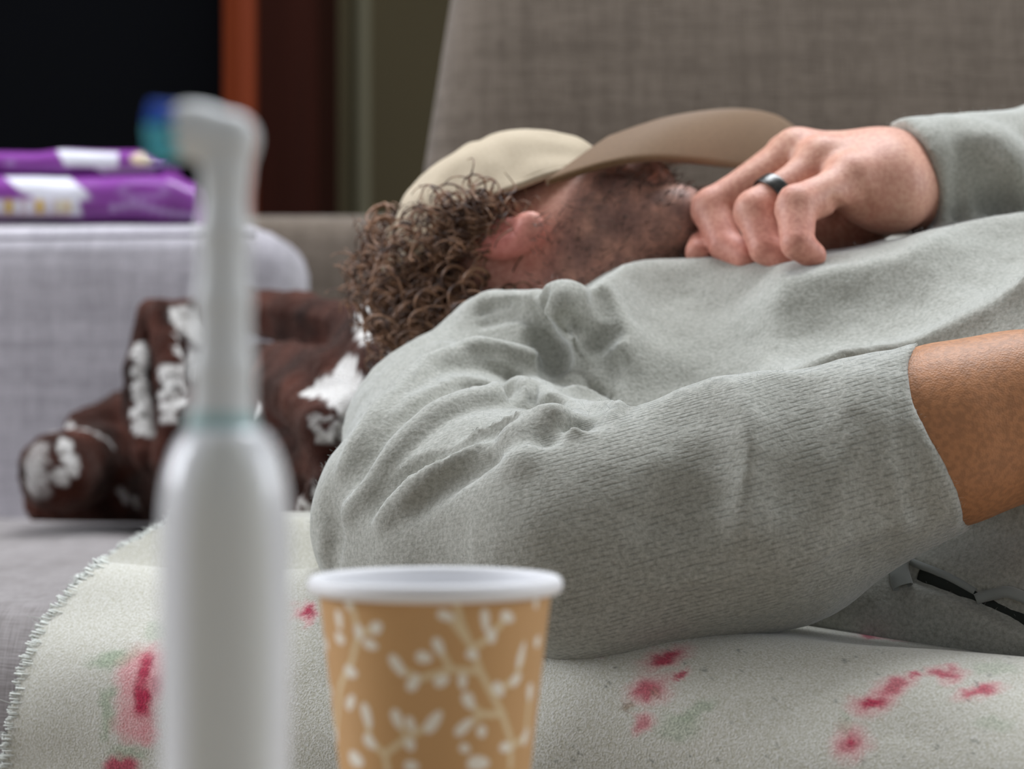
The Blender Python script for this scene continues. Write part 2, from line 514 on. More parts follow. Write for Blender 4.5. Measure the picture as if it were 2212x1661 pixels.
sofa = tag(empty('corner_sofa', (0.3, 1.9, 0)), 'grey woven fabric sofa the person lies on', 'sofa')
ts = np.concatenate([np.linspace(-1.6, -0.06, 60), np.linspace(-0.05, 0.12, 24), np.linspace(0.13, 0.24, 8)])
ss = np.linspace(-1.05, 1.35, 120)
n_, z_, an, az = seat_profile(ts)
V = np.zeros((len(ss), len(ts), 3))
for i, s in enumerate(ss):
    x, y = seat_xy(s, n_)
    puff = 0.006 * np.sin(s * 3.1 + 1) * np.exp(-((ts + .3) / .4) ** 2)
    V[i, :, 0] = x; V[i, :, 1] = y; V[i, :, 2] = z_ + puff + seat_dip(s, ts)
keep = V.reshape(-1, 3)
V[:, :, 1] = np.minimum(V[:, :, 1], 2.75)
mesh_obj('seat_cushion', V.reshape(-1, 3), grid_faces(len(ss), len(ts), False, True), m_seat, sofa)
# base under the cushion
pts = [seat_xy(-1.05, .02), seat_xy(1.35, .02), (1.9, 2.6), (-.6, 2.72)]
v = [(x, y, z) for z in (.06, .20) for x, y in pts]
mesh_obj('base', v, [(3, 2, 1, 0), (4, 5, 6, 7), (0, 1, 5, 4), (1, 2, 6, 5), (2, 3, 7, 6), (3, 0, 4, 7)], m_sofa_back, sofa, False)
for k, (x, y) in enumerate((seat_xy(-.95, .1), seat_xy(1.25, .1), (1.75, 2.5), (-.5, 2.6))):
    vv, ff = lathe([(0, 0), (.022, 0), (.03, .062), (0, .062)], 16, (x, y))
    mesh_obj('leg', vv, ff, m_wood, sofa)
# rounded block helper
def round_block(lo, hi, r, n=14):
    """rounded box as a subdivided cube pushed onto a rounded shape"""
    lo = np.array(lo, float); hi = np.array(hi, float); c = (lo + hi) / 2; hsz = (hi - lo) / 2
    bm = bmesh.new(); bmesh.ops.create_cube(bm, size=2)
    bmesh.ops.subdivide_edges(bm, edges=bm.edges[:], cuts=n, use_grid_fill=True)
    V = np.array([v.co[:] for v in bm.verts]); Fc = [tuple(v.index for v in f.verts) for f in bm.faces]; bm.free()
    # concentrate the cuts near the edges
    V = np.sign(V) * (1 - (1 - np.abs(V)) ** 1.6)
    p = V * hsz; q = np.clip(p, -(hsz - r), hsz - r); dlt = p - q
    L = np.linalg.norm(dlt, axis=1, keepdims=True)
    p = np.where(L > 1e-9, q + dlt / np.maximum(L, 1e-9) * r, p)
    return p + c, Fc
ARMD = 2.28
xa1 = (618 - 1106) / FPX * ARMD
ztop = H + (830.5 - 478) / FPX * ARMD
V, Fc = round_block((-1.25, ARMD, .20), (xa1, ARMD + .30, ztop), .045, 18)
mesh_obj('armrest', V, Fc, m_sofa, sofa)
# seam piping along the top of the armrest front
zs = H + (830.5 - 520) / FPX * ARMD
m_seam, _, _ = mat('seam_thread', lin(128, 124, 132), 0.9, 0.1)
pt = np.array([[x, ARMD - 0.0005, zs + 0.006 * smoothstep(-.7, xa1, x)] for x in np.linspace(-1.2, xa1 - .03, 40)])
vv, qq = tube_mesh([(pt, np.full(40, .0022))], 6); mesh_obj('seam', vv, qq, m_seam, sofa)
# low back behind, and the tall back cushion
V, Fc = round_block((-.55, 2.62, .2), (1.7, 2.85, H + (830.5 - 462) / FPX * 2.62), .03, 14)
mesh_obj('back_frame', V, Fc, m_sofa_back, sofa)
V, Fc = round_block((-.118, -.10, 0), (1.6, .12, .56), .05, 30)
V = V.copy()
th = math.radians(12)
xl_c = V[:, 0]; yy = V[:, 1]; zz = V[:, 2]
bulge = 0.025 * np.cos(np.clip((zz - .3) / .36, -1, 1) * math.pi / 2) * np.where(yy < 0, 1, 0)
yy = yy - bulge
x_sh = xl_c + (0.085 * zz / .6) * smoothstep(0.5, -.1, xl_c)
V2 = np.stack([x_sh, 2.02 + yy * math.cos(th) + zz * math.sin(th), SEAT - .02 + zz * math.cos(th) - yy * math.sin(th)], 1)
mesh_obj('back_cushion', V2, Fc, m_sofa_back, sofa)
# right end rest (beyond the frame)
V, Fc = round_block((1.45, 0.9, .20), (1.72, 2.6, .68), .05, 12)
mesh_obj('armrest', V, Fc, m_sofa, sofa)

# ================================================================== low table
TABLE = H - 0.18
m_table, nt, b = mat('table_wood', lin(150, 112, 76), 0.4, 0.4)
nt.links.new(mixc(nt, noise(nt, vmul(nt, geo(nt), (3, 40, 3)), 1.0, 2), lin(160, 146, 128), lin(184, 170, 152)), b.inputs['Base Color'])
table = tag(empty('low_table', (0, .55, 0)), 'low pale table under the toothbrush and the paper cup', 'table')
v, f = box((-.55, .22, TABLE - .03), (.55, .96, TABLE)); bevel(mesh_obj('table_top', v, f, m_table, table, False), .006)
for x in (-.5, .46):
    for y in (.26, .88):
        v, f = box((x, y, 0), (x + .04, y + .04, TABLE - .03)); bevel(mesh_obj('leg', v, f, m_table, table, False), .004)

# ================================================================== paper cup
CD = 0.85; cx = (940 - 1106) / FPX * CD
S = FPX / CD
rim_z = H - (1262 - 830.5) / FPX * CD
r_top, r_bot, cup_h = 0.0413, 0.0285, rim_z - TABLE
zr = lambda z: r_bot + (r_top - r_bot) * (z - TABLE) / cup_h
cup = tag(empty('paper_cup', (cx, CD, TABLE)), 'tan paper cup with white leafy sprigs and a rolled white rim', 'cup')
def tocup(cxp, cyp):
    """crop pixels of the print -> (arc length around the cup, height)"""
    px = 600 + cxp / 3.16; py = 1150 + cyp / 3.16
    z = H - (py - 830.5) / FPX * (CD - .035)
    R = zr(z)
    s_ = np.clip((px - 940) / S / R * 1.0, -.985, .985)
    return math.asin(s_), z
leaves = [(1170,560,60,33,20),(1425,600,80,30,80),(1570,585,60,36,25),(1465,710,50,36,75),(1120,770,62,33,65),(1025,845,55,38,12),(850,905,82,36,55),
 (955,1020,62,38,-58),(1140,1005,52,38,-25),(1275,1015,52,30,85),(1315,1150,62,38,60),(1340,830,45,34,20),(1660,860,90,28,-75),(1625,1030,55,36,-30),
 (1510,1085,60,38,45),(1285,1330,76,36,-42),(1400,1370,42,34,70),(1720,1140,62,42,80),(845,1275,66,36,72),(935,1310,55,30,70),(1085,1290,86,40,-55),
 (640,1270,86,38,75),(660,1450,60,40,40),(930,1450,45,36,70),(450,620,66,36,85),(455,750,55,38,20),(590,690,55,36,80),(710,650,50,42,-30),(670,770,60,33,15),
 (345,820,50,42,30),(530,975,66,40,10),(525,1190,66,38,-45),(360,1160,42,60,80),(400,1470,50,80,70),(520,500,45,34,70),(560,1590,80,50,10),(1380,1590,82,48,5),
 (1560,1500,60,33,10),(1690,1450,60,40,-60),(1770,790,40,45,80),(940,1600,50,38,0),(1760,500,50,30,80),(1290,1480,40,30,30)]
stems = [[(1230,450),(1270,620),(1340,800),(1390,950),(1450,1080),(1530,1250),(1590,1450),(1590,1640)],[(1390,950),(1200,930),(1130,790)],[(1200,930),(1000,990),(870,930)],
 [(1340,790),(1440,730),(1560,590)],[(1340,780),(1190,570)],[(1500,1090),(1620,1030),(1670,870)],[(1540,1260),(1400,1250),(1310,1160)],[(1400,1250),(1290,1330)],
 [(530,450),(590,700),(540,900),(450,1100),(430,1300),(400,1500)],[(590,700),(710,660)],[(780,1640),(760,1530),(660,1440),(640,1290)],[(760,1530),(880,1430),(1080,1300)],[(930,1440),(850,1280)],
 [(1590,1500),(1690,1450),(1720,1150)]]
na, nz = 640, 240
aa = np.linspace(0, 2 * np.pi, na, endpoint=False)
zz = np.linspace(TABLE + .004, rim_z, nz)
Rz = zr(zz)
V = np.zeros((na, nz, 3))
V[:, :, 0] = cx + np.cos(aa)[:, None] * Rz; V[:, :, 1] = CD + np.sin(aa)[:, None] * Rz; V[:, :, 2] = zz[None]
# angle measured from the side facing the camera
th_ = ((aa + math.pi / 2 + math.pi) % (2 * math.pi)) - math.pi
TH, ZZ = np.meshgrid(th_, zz, indexing='ij')
leafm = np.zeros_like(TH); stemm = np.zeros_like(TH)
period = 2 * math.pi / 2
for rep in (0, 1):
    for dzr in (0.0, -0.0815, ):
        for (lx, ly, la, lb, ang) in leaves:
            t0, z0 = tocup(lx, ly); R = zr(z0); z0 += dzr; t0 += rep * period
            u = (((TH - t0 + math.pi) % (2 * math.pi)) - math.pi) * R; v_ = ZZ - z0
            m = (np.abs(u) < .012) & (np.abs(v_) < .012)
            if not m.any(): continue
            k_ = 1 / 3.16 / S * 1.04; a_ = math.radians(ang)
            uu = (u * math.cos(a_) - v_ * math.sin(a_)) / (la * k_); vv = (u * math.sin(a_) + v_ * math.cos(a_)) / (lb * k_)
            rr = np.sqrt(uu ** 2 + vv ** 2 * np.clip(1 + .4 * uu, .5, 1.5))
            leafm = np.where(m, np.maximum(leafm, 1 - smoothstep(.85, 1.1, rr)), leafm)
        for st in stems:
            q = [tocup(*p) for p in st]
            for (t0, z0), (t1, z1) in zip(q[:-1], q[1:]):
                R = zr((z0 + z1) / 2)
                u = (((TH - (t0 + rep * period) + math.pi) % (2 * math.pi)) - math.pi) * R; v_ = ZZ - (z0 + dzr)
                bx_, bz_ = (t1 - t0) * R, z1 - z0; L2 = bx_ ** 2 + bz_ ** 2
                tt = np.clip((u * bx_ + v_ * bz_) / L2, 0, 1)
                dd = np.hypot(u - tt * bx_, v_ - tt * bz_)
                stemm = np.maximum(stemm, 1 - smoothstep(.0009, .0014, dd))
tan = np.array(lin(202, 158, 106)[:3]); leafc = np.array(lin(242, 236, 222)[:3]); stc = np.array(lin(226, 205, 165)[:3])
col = tan[None, None] * np.ones(TH.shape + (1,))
col = col + stemm[..., None] * (stc - col); col = col + leafm[..., None] * (leafc - col)
m_cup = vcol_mat('printed_paper', 0.45, 0.45, bscale=900, bstr=0.05, bdist=.0004)
mesh_obj('cup_wall', V.reshape(-1, 3), grid_faces(na, nz, True), m_cup, cup, cols=col.reshape(-1, 3))
m_cupw, _, _ = mat('white_paper', lin(238, 238, 240), 0.5, 0.4)
prof = [(0, TABLE + .007), (zr(TABLE) - .002, TABLE + .007), (zr(TABLE) - .0015, TABLE), (zr(TABLE) , TABLE), (zr(TABLE) + .0002, TABLE + .005)]
vv, qq = lathe(prof, 96, (cx, CD)); mesh_obj('cup_bottom', vv, qq, m_cupw, cup)
prof = [(.0001, TABLE + .008), (r_bot - .001, TABLE + .008), (r_top - .0008, rim_z)]
vv, qq = lathe(prof, 128, (cx, CD)); mesh_obj('cup_lining', vv, qq, m_cupw, cup)
a = np.linspace(0, 2 * np.pi, 17)
prof = [(r_top + .0014 + .0024 * math.cos(q), rim_z + .0031 * math.sin(q)) for q in a]
vv, qq = lathe(prof, 160, (cx, CD)); mesh_obj('rolled_rim', vv, qq, m_cupw, cup)

# ================================================================== electric toothbrush
BD = 0.57; bx0 = (487 - 1106) / FPX * BD
zb = lambda py: H - (py - 830.5) / FPX * BD
m_bw, nt, b = mat('glossy_white_plastic', lin(238, 240, 243), 0.25, 0.5, Coat_Weight=0.3)
m_grip, _, _ = mat('satin_grip', lin(226, 228, 224), 0.5, 0.35)
m_aqua, _, _ = mat('aqua_ring', lin(170, 205, 203), 0.4, 0.4)
m_bwm, _, _ = mat('brush_head_plastic', lin(228, 231, 231), 0.35, 0.4)
brush = tag(empty('electric_toothbrush', (bx0, BD, TABLE)), 'upright white electric toothbrush with blue bristles beside the paper cup', 'toothbrush')
zt = zb(930)
prof = [(0, TABLE), (.0125, TABLE), (.0145, TABLE + .004), (.0150, TABLE + .03), (.0155, zb(1500)), (.0156, zb(1300)), (.0155, zb(1150)), (.0151, zb(1080)), (.0140, zb(1020)), (.0122, zb(970)), (.0103, zb(940)), (.0090, zt), (.0080, zt + .0006), (0, zt + .0006)]
pz = np.array(prof)
# resample with a smooth profile
def smooth_profile(pr, n):
    pr = np.asarray(pr, float); q = catmull(np.c_[pr[:, 0], np.zeros(len(pr)), pr[:, 1]], np.linspace(0, 1, n)); q[:, 0] = np.maximum(q[:, 0], 1e-5)
    return q[:, [0, 2]]
sp = smooth_profile(prof, 90)
vv, qq = lathe(sp, 96, (bx0, BD)); vv[:, 1] = BD + (vv[:, 1] - BD) * 1.1
handle = mesh_obj('handle', vv, qq, m_bw, brush)
# satin front panel, set on the side that faces the sofa table
zs_ = np.linspace(TABLE + .02, zb(945), 80)
rz = np.interp(zs_, sp[:, 1], sp[:, 0])
half = np.clip(np.interp(zs_, [zb(1661), zb(1200), zb(1040), zb(945)], [.80, .80, .70, .40]), .3, 1.2)
V = np.zeros((25, 80, 3))
for i, q in enumerate(np.linspace(-1, 1, 25)):
    ang = half * q - .02
    e = 0.00045 * (1 - abs(q) ** 8)
    V[i, :, 0] = bx0 + 0.001 + np.sin(ang) * (rz + e); V[i, :, 1] = BD - np.cos(ang) * (rz + e) * 1.1; V[i, :, 2] = zs_
mesh_obj('grip_panel', V.reshape(-1, 3), grid_faces(25, 80), m_grip, handle)
vv, qq = lathe([(0, zb(1700) - .0)] and [(.0001, 0), (.0052, 0), (.0056, .0006), (.0050, .0014), (.0001, .0016)], 32)
btn = np.c_[vv[:, 0] + bx0, BD - .0170 - vv[:, 2], zb(1790) + vv[:, 1]]
mesh_obj('power_button', btn, qq[:, ::-1].copy(), m_bw, handle)
vv, qq = lathe([(.0001, zt), (.0079, zt), (.0083, zt + .001), (.0083, zt + .0034), (.0078, zt + .0042), (.0001, zt + .0042)], 64, (bx0 - .001, BD)); mesh_obj('colour_ring', vv, qq, m_aqua, brush)
# neck and head
hd = setp(empty('brush_head', (0, 0, 0)), brush)
f_ = Field((bx0 - .03, BD - .02, zb(900) - .004), (bx0 + .025, BD + .02, zb(190) + .006), .0007)
pb = lambda px, py, dy=0: np.array([(px - 1106) / FPX * BD, BD + dy, zb(py)])
f_.chain([(pb(480, 905), .0078), (pb(482, 800), .0070), (pb(483, 650), .0063), (pb(485, 500), .0058), (pb(488, 380), .0055), (pb(500, 300), .0060)], .002)
f_.cone(pb(418, 285), pb(500, 302), .0064, .0050, .004)
f_.cone(pb(402, 282), pb(436, 284), .0066, .0066, .002)
V, Q = f_.mesh(); V = relax(V, Q, 3)
mesh_obj('neck', V, Q, m_bwm, hd)
m_b1, _, _ = mat('deep_blue_bristle', lin(10, 84, 200), 0.5, 0.3)
m_b2, _, _ = mat('aqua_bristle', lin(90, 196, 214), 0.5, 0.3)
tuft = None
for ring, (rr, cnt) in enumerate(((0, 1), (.0027, 6), (.0054, 12))):
    for k in range(cnt):
        q = 2 * math.pi * k / cnt
        y = rr * math.cos(q); z = rr * math.sin(q)
        px0 = (398 - 1106) / FPX * BD; px1 = (326 - 1106) / FPX * BD
        c0 = zb(285)
        pts = np.array([[px0 + .001, BD + y, c0 + z], [(px0 + px1) / 2, BD + y * 1.04, c0 + z * 1.04], [px1 - .0008 * (ring == 1), BD + y * 1.1, c0 + z * 1.1]])
        vv, qq = tube_mesh([(np.r_[pts, pts[-1:] + [[-.0002, 0, 0]]], np.array([.0012, .0013, .0014, .0002]))], 8)
        mesh_obj('bristle_tuft', vv, qq, m_b1 if z > .002 else m_b2, hd)

# ================================================================== purple packs on the armrest
def pack(name, px0, px1, py0, py1, dd, depth, label, paint, seed):
    sc = FPX / dd
    xa, xb = (px0 - 1106) / sc, (px1 - 1106) / sc
    z1, z0 = H - (py0 - 830.5) / sc, H - (py1 - 830.5) / sc
    nu, nv = 260, 120
    u = np.linspace(0, 1, nu); a_ = np.linspace(0, 2 * np.pi, nv, endpoint=False)
    V = np.zeros((nu, nv, 3))
    for i, t in enumerate(u):
        e = min(t, 1 - t) * (xb - xa)
        flat = smoothstep(0, .05, e - .012) * .90 + .10 if t < .5 else smoothstep(0, .03, e) * .22 + .78          # crimped end, folded end
        ca, sa = np.cos(a_), np.sin(a_)
        ys = np.sign(ca) * np.abs(ca) ** .55 * depth / 2 * (0.92 + .08 * flat); zs2 = np.sign(sa) * np.abs(sa) ** .6 * (z1 - z0) / 2 * flat
        V[i, :, 0] = xa + t * (xb - xa); V[i, :, 1] = dd + depth / 2 + ys
        V[i, :, 2] = z0 + (z1 - z0) / 2 * (flat * .9 + .1) + zs2
    W = V.reshape(-1, 3)
    nz_ = np.stack([vn(W * 28 + seed), vn(W * 33 + seed + 9), vn(W * 30 + seed + 5)], 1)
    W = W + nz_ * np.array([0, .0035, .0022])
    W[:, 2] = np.maximum(W[:, 2], z0)
    px, py = proj(W)
    cols = paint(px, py, W)
    e_ = [tuple(range(nv))[::-1], tuple((nu - 1) * nv + i for i in range(nv))]
    F_ = [tuple(q) for q in grid_faces(nu, nv).tolist()] 
    ii = [(i * nv + nv - 1, (i + 1) * nv + nv - 1, (i + 1) * nv, i * nv) for i in range(nu - 1)]
    o = mesh_obj(name, W, F_ + ii + e_, m_pack, None, cols=cols)
    return tag(o, label, 'snack pack', 'purple packs on the armrest')
m_pack = vcol_mat('glossy_film', 0.3, 0.5, bscale=60, bstr=.25, bdist=.003)
purple = np.array(lin(132, 62, 150)[:3]); pwhite = np.array(lin(228, 228, 238)[:3]); pyel = np.array(lin(222, 190, 96)[:3]); plil = np.array(lin(178, 150, 200)[:3]); pdark = np.array(lin(92, 34, 104)[:3])
def poly_mask(px, py, poly, soft=4):
    """soft inside test by signed distance to a polygon"""
    poly = np.asarray(poly, float); inside = np.zeros(px.shape, bool); dmin = np.full(px.shape, 1e9)
    for (x0, y0), (x1, y1) in zip(poly, np.roll(poly, -1, 0)):
        c_ = ((y0 > py) != (y1 > py)) & (px < (x1 - x0) * (py - y0) / (y1 - y0 + 1e-12) + x0); inside ^= c_
        L2 = (x1 - x0) ** 2 + (y1 - y0) ** 2; t = np.clip(((px - x0) * (x1 - x0) + (py - y0) * (y1 - y0)) / L2, 0, 1)
        dmin = np.minimum(dmin, np.hypot(px - x0 - t * (x1 - x0), py - y0 - t * (y1 - y0)))
    return smoothstep(-soft, soft, np.where(inside, dmin, -dmin))
def mixin(c, m, col): return c + m[:, None] * (col - c)
def ellm(px, py, x, y, a, b_, s=.25): return 1 - smoothstep(1 - s, 1 + s, np.hypot((px - x) / a, (py - y) / b_))
def paint_low(px, py, W):
    c = np.ones((len(px), 3)) * purple
    c = mixin(c, poly_mask(px, py, [(10, 382), (145, 380), (200, 425), (170, 432), (178, 466), (70, 470), (-40, 468), (-30, 440), (75, 428), (40, 410)]), pwhite)
    c = mixin(c, poly_mask(px, py, [(-40, 432), (150, 430), (150, 466), (-40, 466)], 3), np.array(lin(196, 170, 178)[:3]))
    for k, (x, cc) in enumerate(((-30, pyel), (-2, pwhite), (19, pyel), (39, pwhite), (63, pwhite), (86, pyel), (107, pwhite), (129, np.array(lin(226, 220, 196)[:3])), (146, pyel * .6 + pwhite * .4))):
        c = mixin(c, ellm(px, py, x, 447, 9, 15), cc)
    c = mixin(c, ellm(px, py, 310, 412, 55, 20) * (1 - ellm(px, py, 310, 408, 40, 12)) * .45, plil)
    for k in range(9):
        x = 245 + k * 21; c = mixin(c, ellm(px, py, x, 452 - 10 * math.exp(-((x - 290) / 40) ** 2) + 14 * smoothstep(300, 420, x), 9, 9) * .85, plil)
    return c
def paint_up(px, py, W):
    c = np.ones((len(px), 3)) * purple
    c = mixin(c, poly_mask(px, py, [(122, 322), (180, 326), (255, 330), (256, 352), (250, 382), (225, 380), (205, 362), (140, 358)]), pwhite)
    c = mixin(c, poly_mask(px, py, [(225, 365), (335, 360), (338, 376), (228, 382)]), np.array(lin(205, 188, 214)[:3]))
    c = mixin(c, ellm(px, py, 305, 344, 24, 14), np.array(lin(226, 206, 178)[:3]))
    c = mixin(c, ellm(px, py, 22, 352, 12, 8) * .5, plil)
    return c
pack('snack_pack', -330, 424, 368, 484, ARMD + .03, .15, 'lower purple pack lying on the sofa armrest', paint_low, 1)
pack('snack_pack', -350, 352, 318, 383, ARMD + .045, .13, 'upper purple pack with white patch, on top of another pack', paint_up, 17)
# ================================================================== the person
person = tag(empty('person', tuple(P(1400, 900, 1.48))), 'person lying asleep on the sofa in a grey sweatshirt, cap pulled over the face', 'person')
def nrm(v): v = np.asarray(v, float); return v / np.linalg.norm(v)

# ---- head frame: U to the crown, FW out of the face, RR to the ear that shows
_az, _el = .53, .129
U = nrm((-math.cos(_el) * math.cos(_az), math.cos(_el) * math.sin(_az), math.sin(_el)))
FW = np.array([0, 0, 1.0]); FW = nrm(FW - (FW @ U) * U)
RR = np.cross(FW, U)
roll = math.radians(20)
FW, RR = nrm(FW * math.cos(roll) - RR * math.sin(roll)), nrm(RR * math.cos(roll) + FW * math.sin(roll))
HS = .885
HO = P(1177, 598, 1.54)
def hl(u, f, r): return HO + HS * (U * u + FW * f + RR * r)

body = Field((-.22, 1.10, .37), (.62, 1.80, .78), .0034)
AX = [U, FW, RR]
def hc(a, b, ra, rb, k=.01, neg=False): body.cone(hl(*a), hl(*b), ra * HS, rb * HS, k * HS, neg)
body.ell(hl(.022, .0, 0), AX, (.096 * HS, .080 * HS, .072 * HS), .01)
body.chain([(hl(-.035, .015, .028), .040 * HS), (hl(-.095, .048, .012), .022 * HS), (hl(-.095, .048, -.012), .022 * HS), (hl(-.035, .015, -.028), .040 * HS)], .02)
hc((-.05, .03, 0), (-.03, .055, 0), .045, .04, .02)
for s_ in (1, -1):
    hc((-.016, .050, .032 * s_), (-.05, .042, .034 * s_), .023, .024, .02)       # cheek
    hc((.022, .068, .03 * s_), (.022, .074, .012 * s_), .010, .010, .012)        # brow
    hc((.006, .076, .03 * s_), (.006, .076, .03 * s_), .012, .012, .004)         # closed eye
    hc((-.034, .092, .010 * s_), (-.034, .092, .010 * s_), .008, .008, .006)     # nostril wing
hc((.010, .078, 0), (-.03, .094, 0), .007, .010, .008)                          # nose
hc((-.058, .090, .018), (-.058, .090, -.018), .007, .007, .006)                  # lips
hc((-.066, .088, .016), (-.066, .088, -.016), .008, .008, .006)
hc((-.062, .101, .022), (-.062, .101, -.022), .0025, .0025, .002, True)
# ears
for s_ in (1, -1):
    EA = [nrm(U * .95 - FW * .25), nrm(FW * .95 + U * .25), RR * s_]
    ec = hl(-.010, -.004, .082 * s_)
    body.ell(ec, EA, (.023, .0135, .011), .003)
    body.cone(ec + EA[0] * -.020 + EA[1] * .004 + RR * s_ * .006, ec + EA[0] * -.014 + EA[1] * .003 + RR * s_ * .005, .0090, .009, .004)
    body.ell(ec + RR * s_ * .013 + EA[1] * .003 + EA[0] * -.002, EA, (.012, .0065, .006), .003, True)
# neck and trunk inside the clothes
body.cone(hl(-.055, -.035, 0), P(1400, 800, 1.53), .050, .050, .03)
TA, TB = P(1400, 0, 1.50), np.array([.60, 1.40, 0])
TA[2] = H - .035; TB[2] = H - .025
body.cone(TA, TB, .062, .085, .03, sy=.62)
# the arms under the sleeves
ARM = [P(975, 960, 1.42), P(985, 1110, 1.31), P(1240, 1165, 1.20), P(1620, 1072, 1.195), P(2060, 934, 1.205), P(2212, 892, 1.21), P(2640, 790, 1.22)]
body.chain([(P(1350, 860, 1.50), .045), (ARM[0], .045), (ARM[2] + (0, .010, .0), .028), (ARM[3] + (0, .010, 0), .028), (ARM[4] + (ARM[3] - ARM[4]) * .12, .0385), (ARM[4], .0395), (ARM[5], .0372), (ARM[6], .027)], .02)
# far hand of the near arm, out of the frame on the hip
WR = ARM[6]; dir_ = nrm(ARM[6] - ARM[5])
for k in range(4):
    o_ = np.array([0, -.03 + .02 * k, .0]); body.chain([(WR, .026), (WR + dir_ * .075 + o_, .013), (WR + dir_ * .115 + o_ + (0, 0, -.008), .0095), (WR + dir_ * .155 + o_ * 1.05 + (0, 0, -.028), .0085)], .006)
body.chain([(WR, .024), (WR + dir_ * .04 + (0, -.035, -.01), .013), (WR + dir_ * .08 + (0, -.045, -.02), .010)], .006)
FARW = [P(1330, 770, 1.68), np.array([.47, 1.66, H + .055]), P(2120, 380, 1.515)]
body.chain([(FARW[0], .055), (FARW[1], .042), (FARW[2], .022)], .02)
BV, BQ = body.mesh(); BV = relax(BV, BQ, 2, .4)

# ---- the hand that wears the ring (finer)
HD = -0.03
hp = lambda px, py, d_: P(px, py, d_ + HD)
hand = Field(hp(1400, 690, 1.40) - (.0, .02, .0), hp(2200, 230, 1.60) + (.01, .02, .01), .0014)
W0 = hp(2130, 388, 1.545)
mcp = [hp(1700, 336, 1.530), hp(1722, 336, 1.508), hp(1778, 354, 1.484), hp(1838, 394, 1.462)]
hand.chain([(W0, .0180), (hp(2010, 394, 1.520), .0256)], .01)
hand.chain([(hp(2010, 394, 1.520), .0256), (hp(1900, 376, 1.50), .0245), (mcp[1], .0150)], .012)
hand.chain([(hp(2010, 398, 1.520), .0250), (hp(1900, 382, 1.505), .0240), (mcp[0], .0142)], .012)
hand.chain([(hp(2000, 402, 1.518), .0250), (hp(1895, 386, 1.488), .0235), (mcp[2], .0150)], .012)
hand.chain([(hp(2000, 405, 1.516), .0248), (hp(1905, 402, 1.477), .0230), (mcp[3], .0150)], .012)
hand.cone(hp(1930, 425, 1.475), hp(1850, 410, 1.470), .0190, .0150, .012)                     # heel of the hand
FG = [
    [(mcp[0], .0125), (hp(1545, 445, 1.535), .0108), (hp(1520, 520, 1.515), .0098), (hp(1508, 545, 1.490), .0090)],
    [(mcp[1], .0135), (hp(1540, 452, 1.500), .0128), (hp(1568, 530, 1.482), .0117), (hp(1612, 556, 1.470), .0100)],
    [(mcp[2], .0132), (hp(1632, 456, 1.463), .0124), (hp(1654, 536, 1.450), .0112), (hp(1690, 556, 1.446), .0095)],
    [(mcp[3], .0130), (hp(1720, 446, 1.432), .0122), (hp(1722, 526, 1.416), .0108), (hp(1756, 552, 1.420), .0088)],
]
for ch in FG:
    # flesh of each phalanx, fuller between the joints
    hand.chain([(q_, r_ * (1 if j_ < 2 else .90)) for j_, (q_, r_) in enumerate(ch)], .0009)
    c_ = ch[1][0]; hand.cone(c_, c_, ch[1][1] * 1.01, ch[1][1] * 1.01, .004)
hand.chain([(hp(1950, 418, 1.520), .020), (hp(1840, 480, 1.535), .019), (hp(1720, 530, 1.540), .014), (hp(1640, 540, 1.53), .0095)], .008)   # thumb
for k in range(1, 4):       # knuckles
    hand.cone(mcp[k] + (0, 0, .001), mcp[k] + (0, 0, .001), .0152, .0152, .008)
# webs between the fingers (grooves seen from the back of the hand)
for k in range(3):
    a_ = (mcp[k] + mcp[k + 1]) / 2; b_ = (FG[k][1][0] + FG[k + 1][1][0]) / 2
    hand.cone(a_ * .55 + b_ * .45 + (0, -.013, .008), b_ + (0, -.012, .004), .0022, .0045, .004, True)
# creases on the little finger side
hand.fold([(1872, 420), (1878, 445), (1868, 470)], .004, .0012, .003, True)
hand.fold([(1800, 435), (1815, 455), (1808, 470)], .004, .0014, .003, True)
HV, HQ = hand.mesh(); HV = relax(HV, HQ, 3, .5)

# colour of the skin
def skin_cols(V, kind):
    px, py = proj(V)
    base = np.array(lin(208, 158, 136)[:3]); red = np.array(lin(204, 124, 110)[:3]); tan_ = np.array(lin(176, 122, 82)[:3])
    n1 = (vn(V * 60) * .5 + .5)[:, None]
    c = base * (1 - .25 * n1) + red * .25 * n1
    if kind == 'hand':
        for ch in FG:
            for j in (1, 2, 3):
                m = np.exp(-(np.linalg.norm(V - ch[j][0], axis=1) / .017) ** 2)[:, None]
                c = c * (1 - .45 * m) + red * .45 * m
    else:
        q = (V - HO) / HS; u = q @ U; f = q @ FW; r = q @ RR
        arm = smoothstep(.13, .17, V[:, 0])[:, None] * (V[:, 1] < 1.35)[:, None]
        c = c * (1 - arm) + tan_ * arm
        head = (V[:, 0] < .16) & (V[:, 2] > H - .06)
        # beard over jaw, lip and the neck below the jaw
        bm_ = smoothstep(-.034, -.062, u + .25 * (f - .05)) * smoothstep(-.055, -.02, f) * smoothstep(-.135, -.115, u)
        mus = smoothstep(.030, .015, np.abs(r)) * smoothstep(-.04, -.05, u) * (f > .07)
        bm_ = np.maximum(bm_, mus) * head
        n2 = vn(V * 170) * .3 + vn(V * 70 + 4) * .35 + .62
        bm_ = np.clip(bm_ * (n2 * 1.3 - .25), 0, .70)[:, None]
        c = c * (1 - bm_) + np.array(lin(92, 72, 70)[:3]) * bm_
        ear = np.exp(-(np.linalg.norm(V - hl(-.014, -.010, .090), axis=1) / .027) ** 2)[:, None]
        c = c * (1 - .8 * ear) + np.array(lin(214, 122, 116)[:3]) * .8 * ear
        scalp = (smoothstep(.02, .05, u - f * .6) * head)[:, None]
        c = c * (1 - scalp) + np.array(lin(60, 42, 34)[:3]) * scalp
    return c
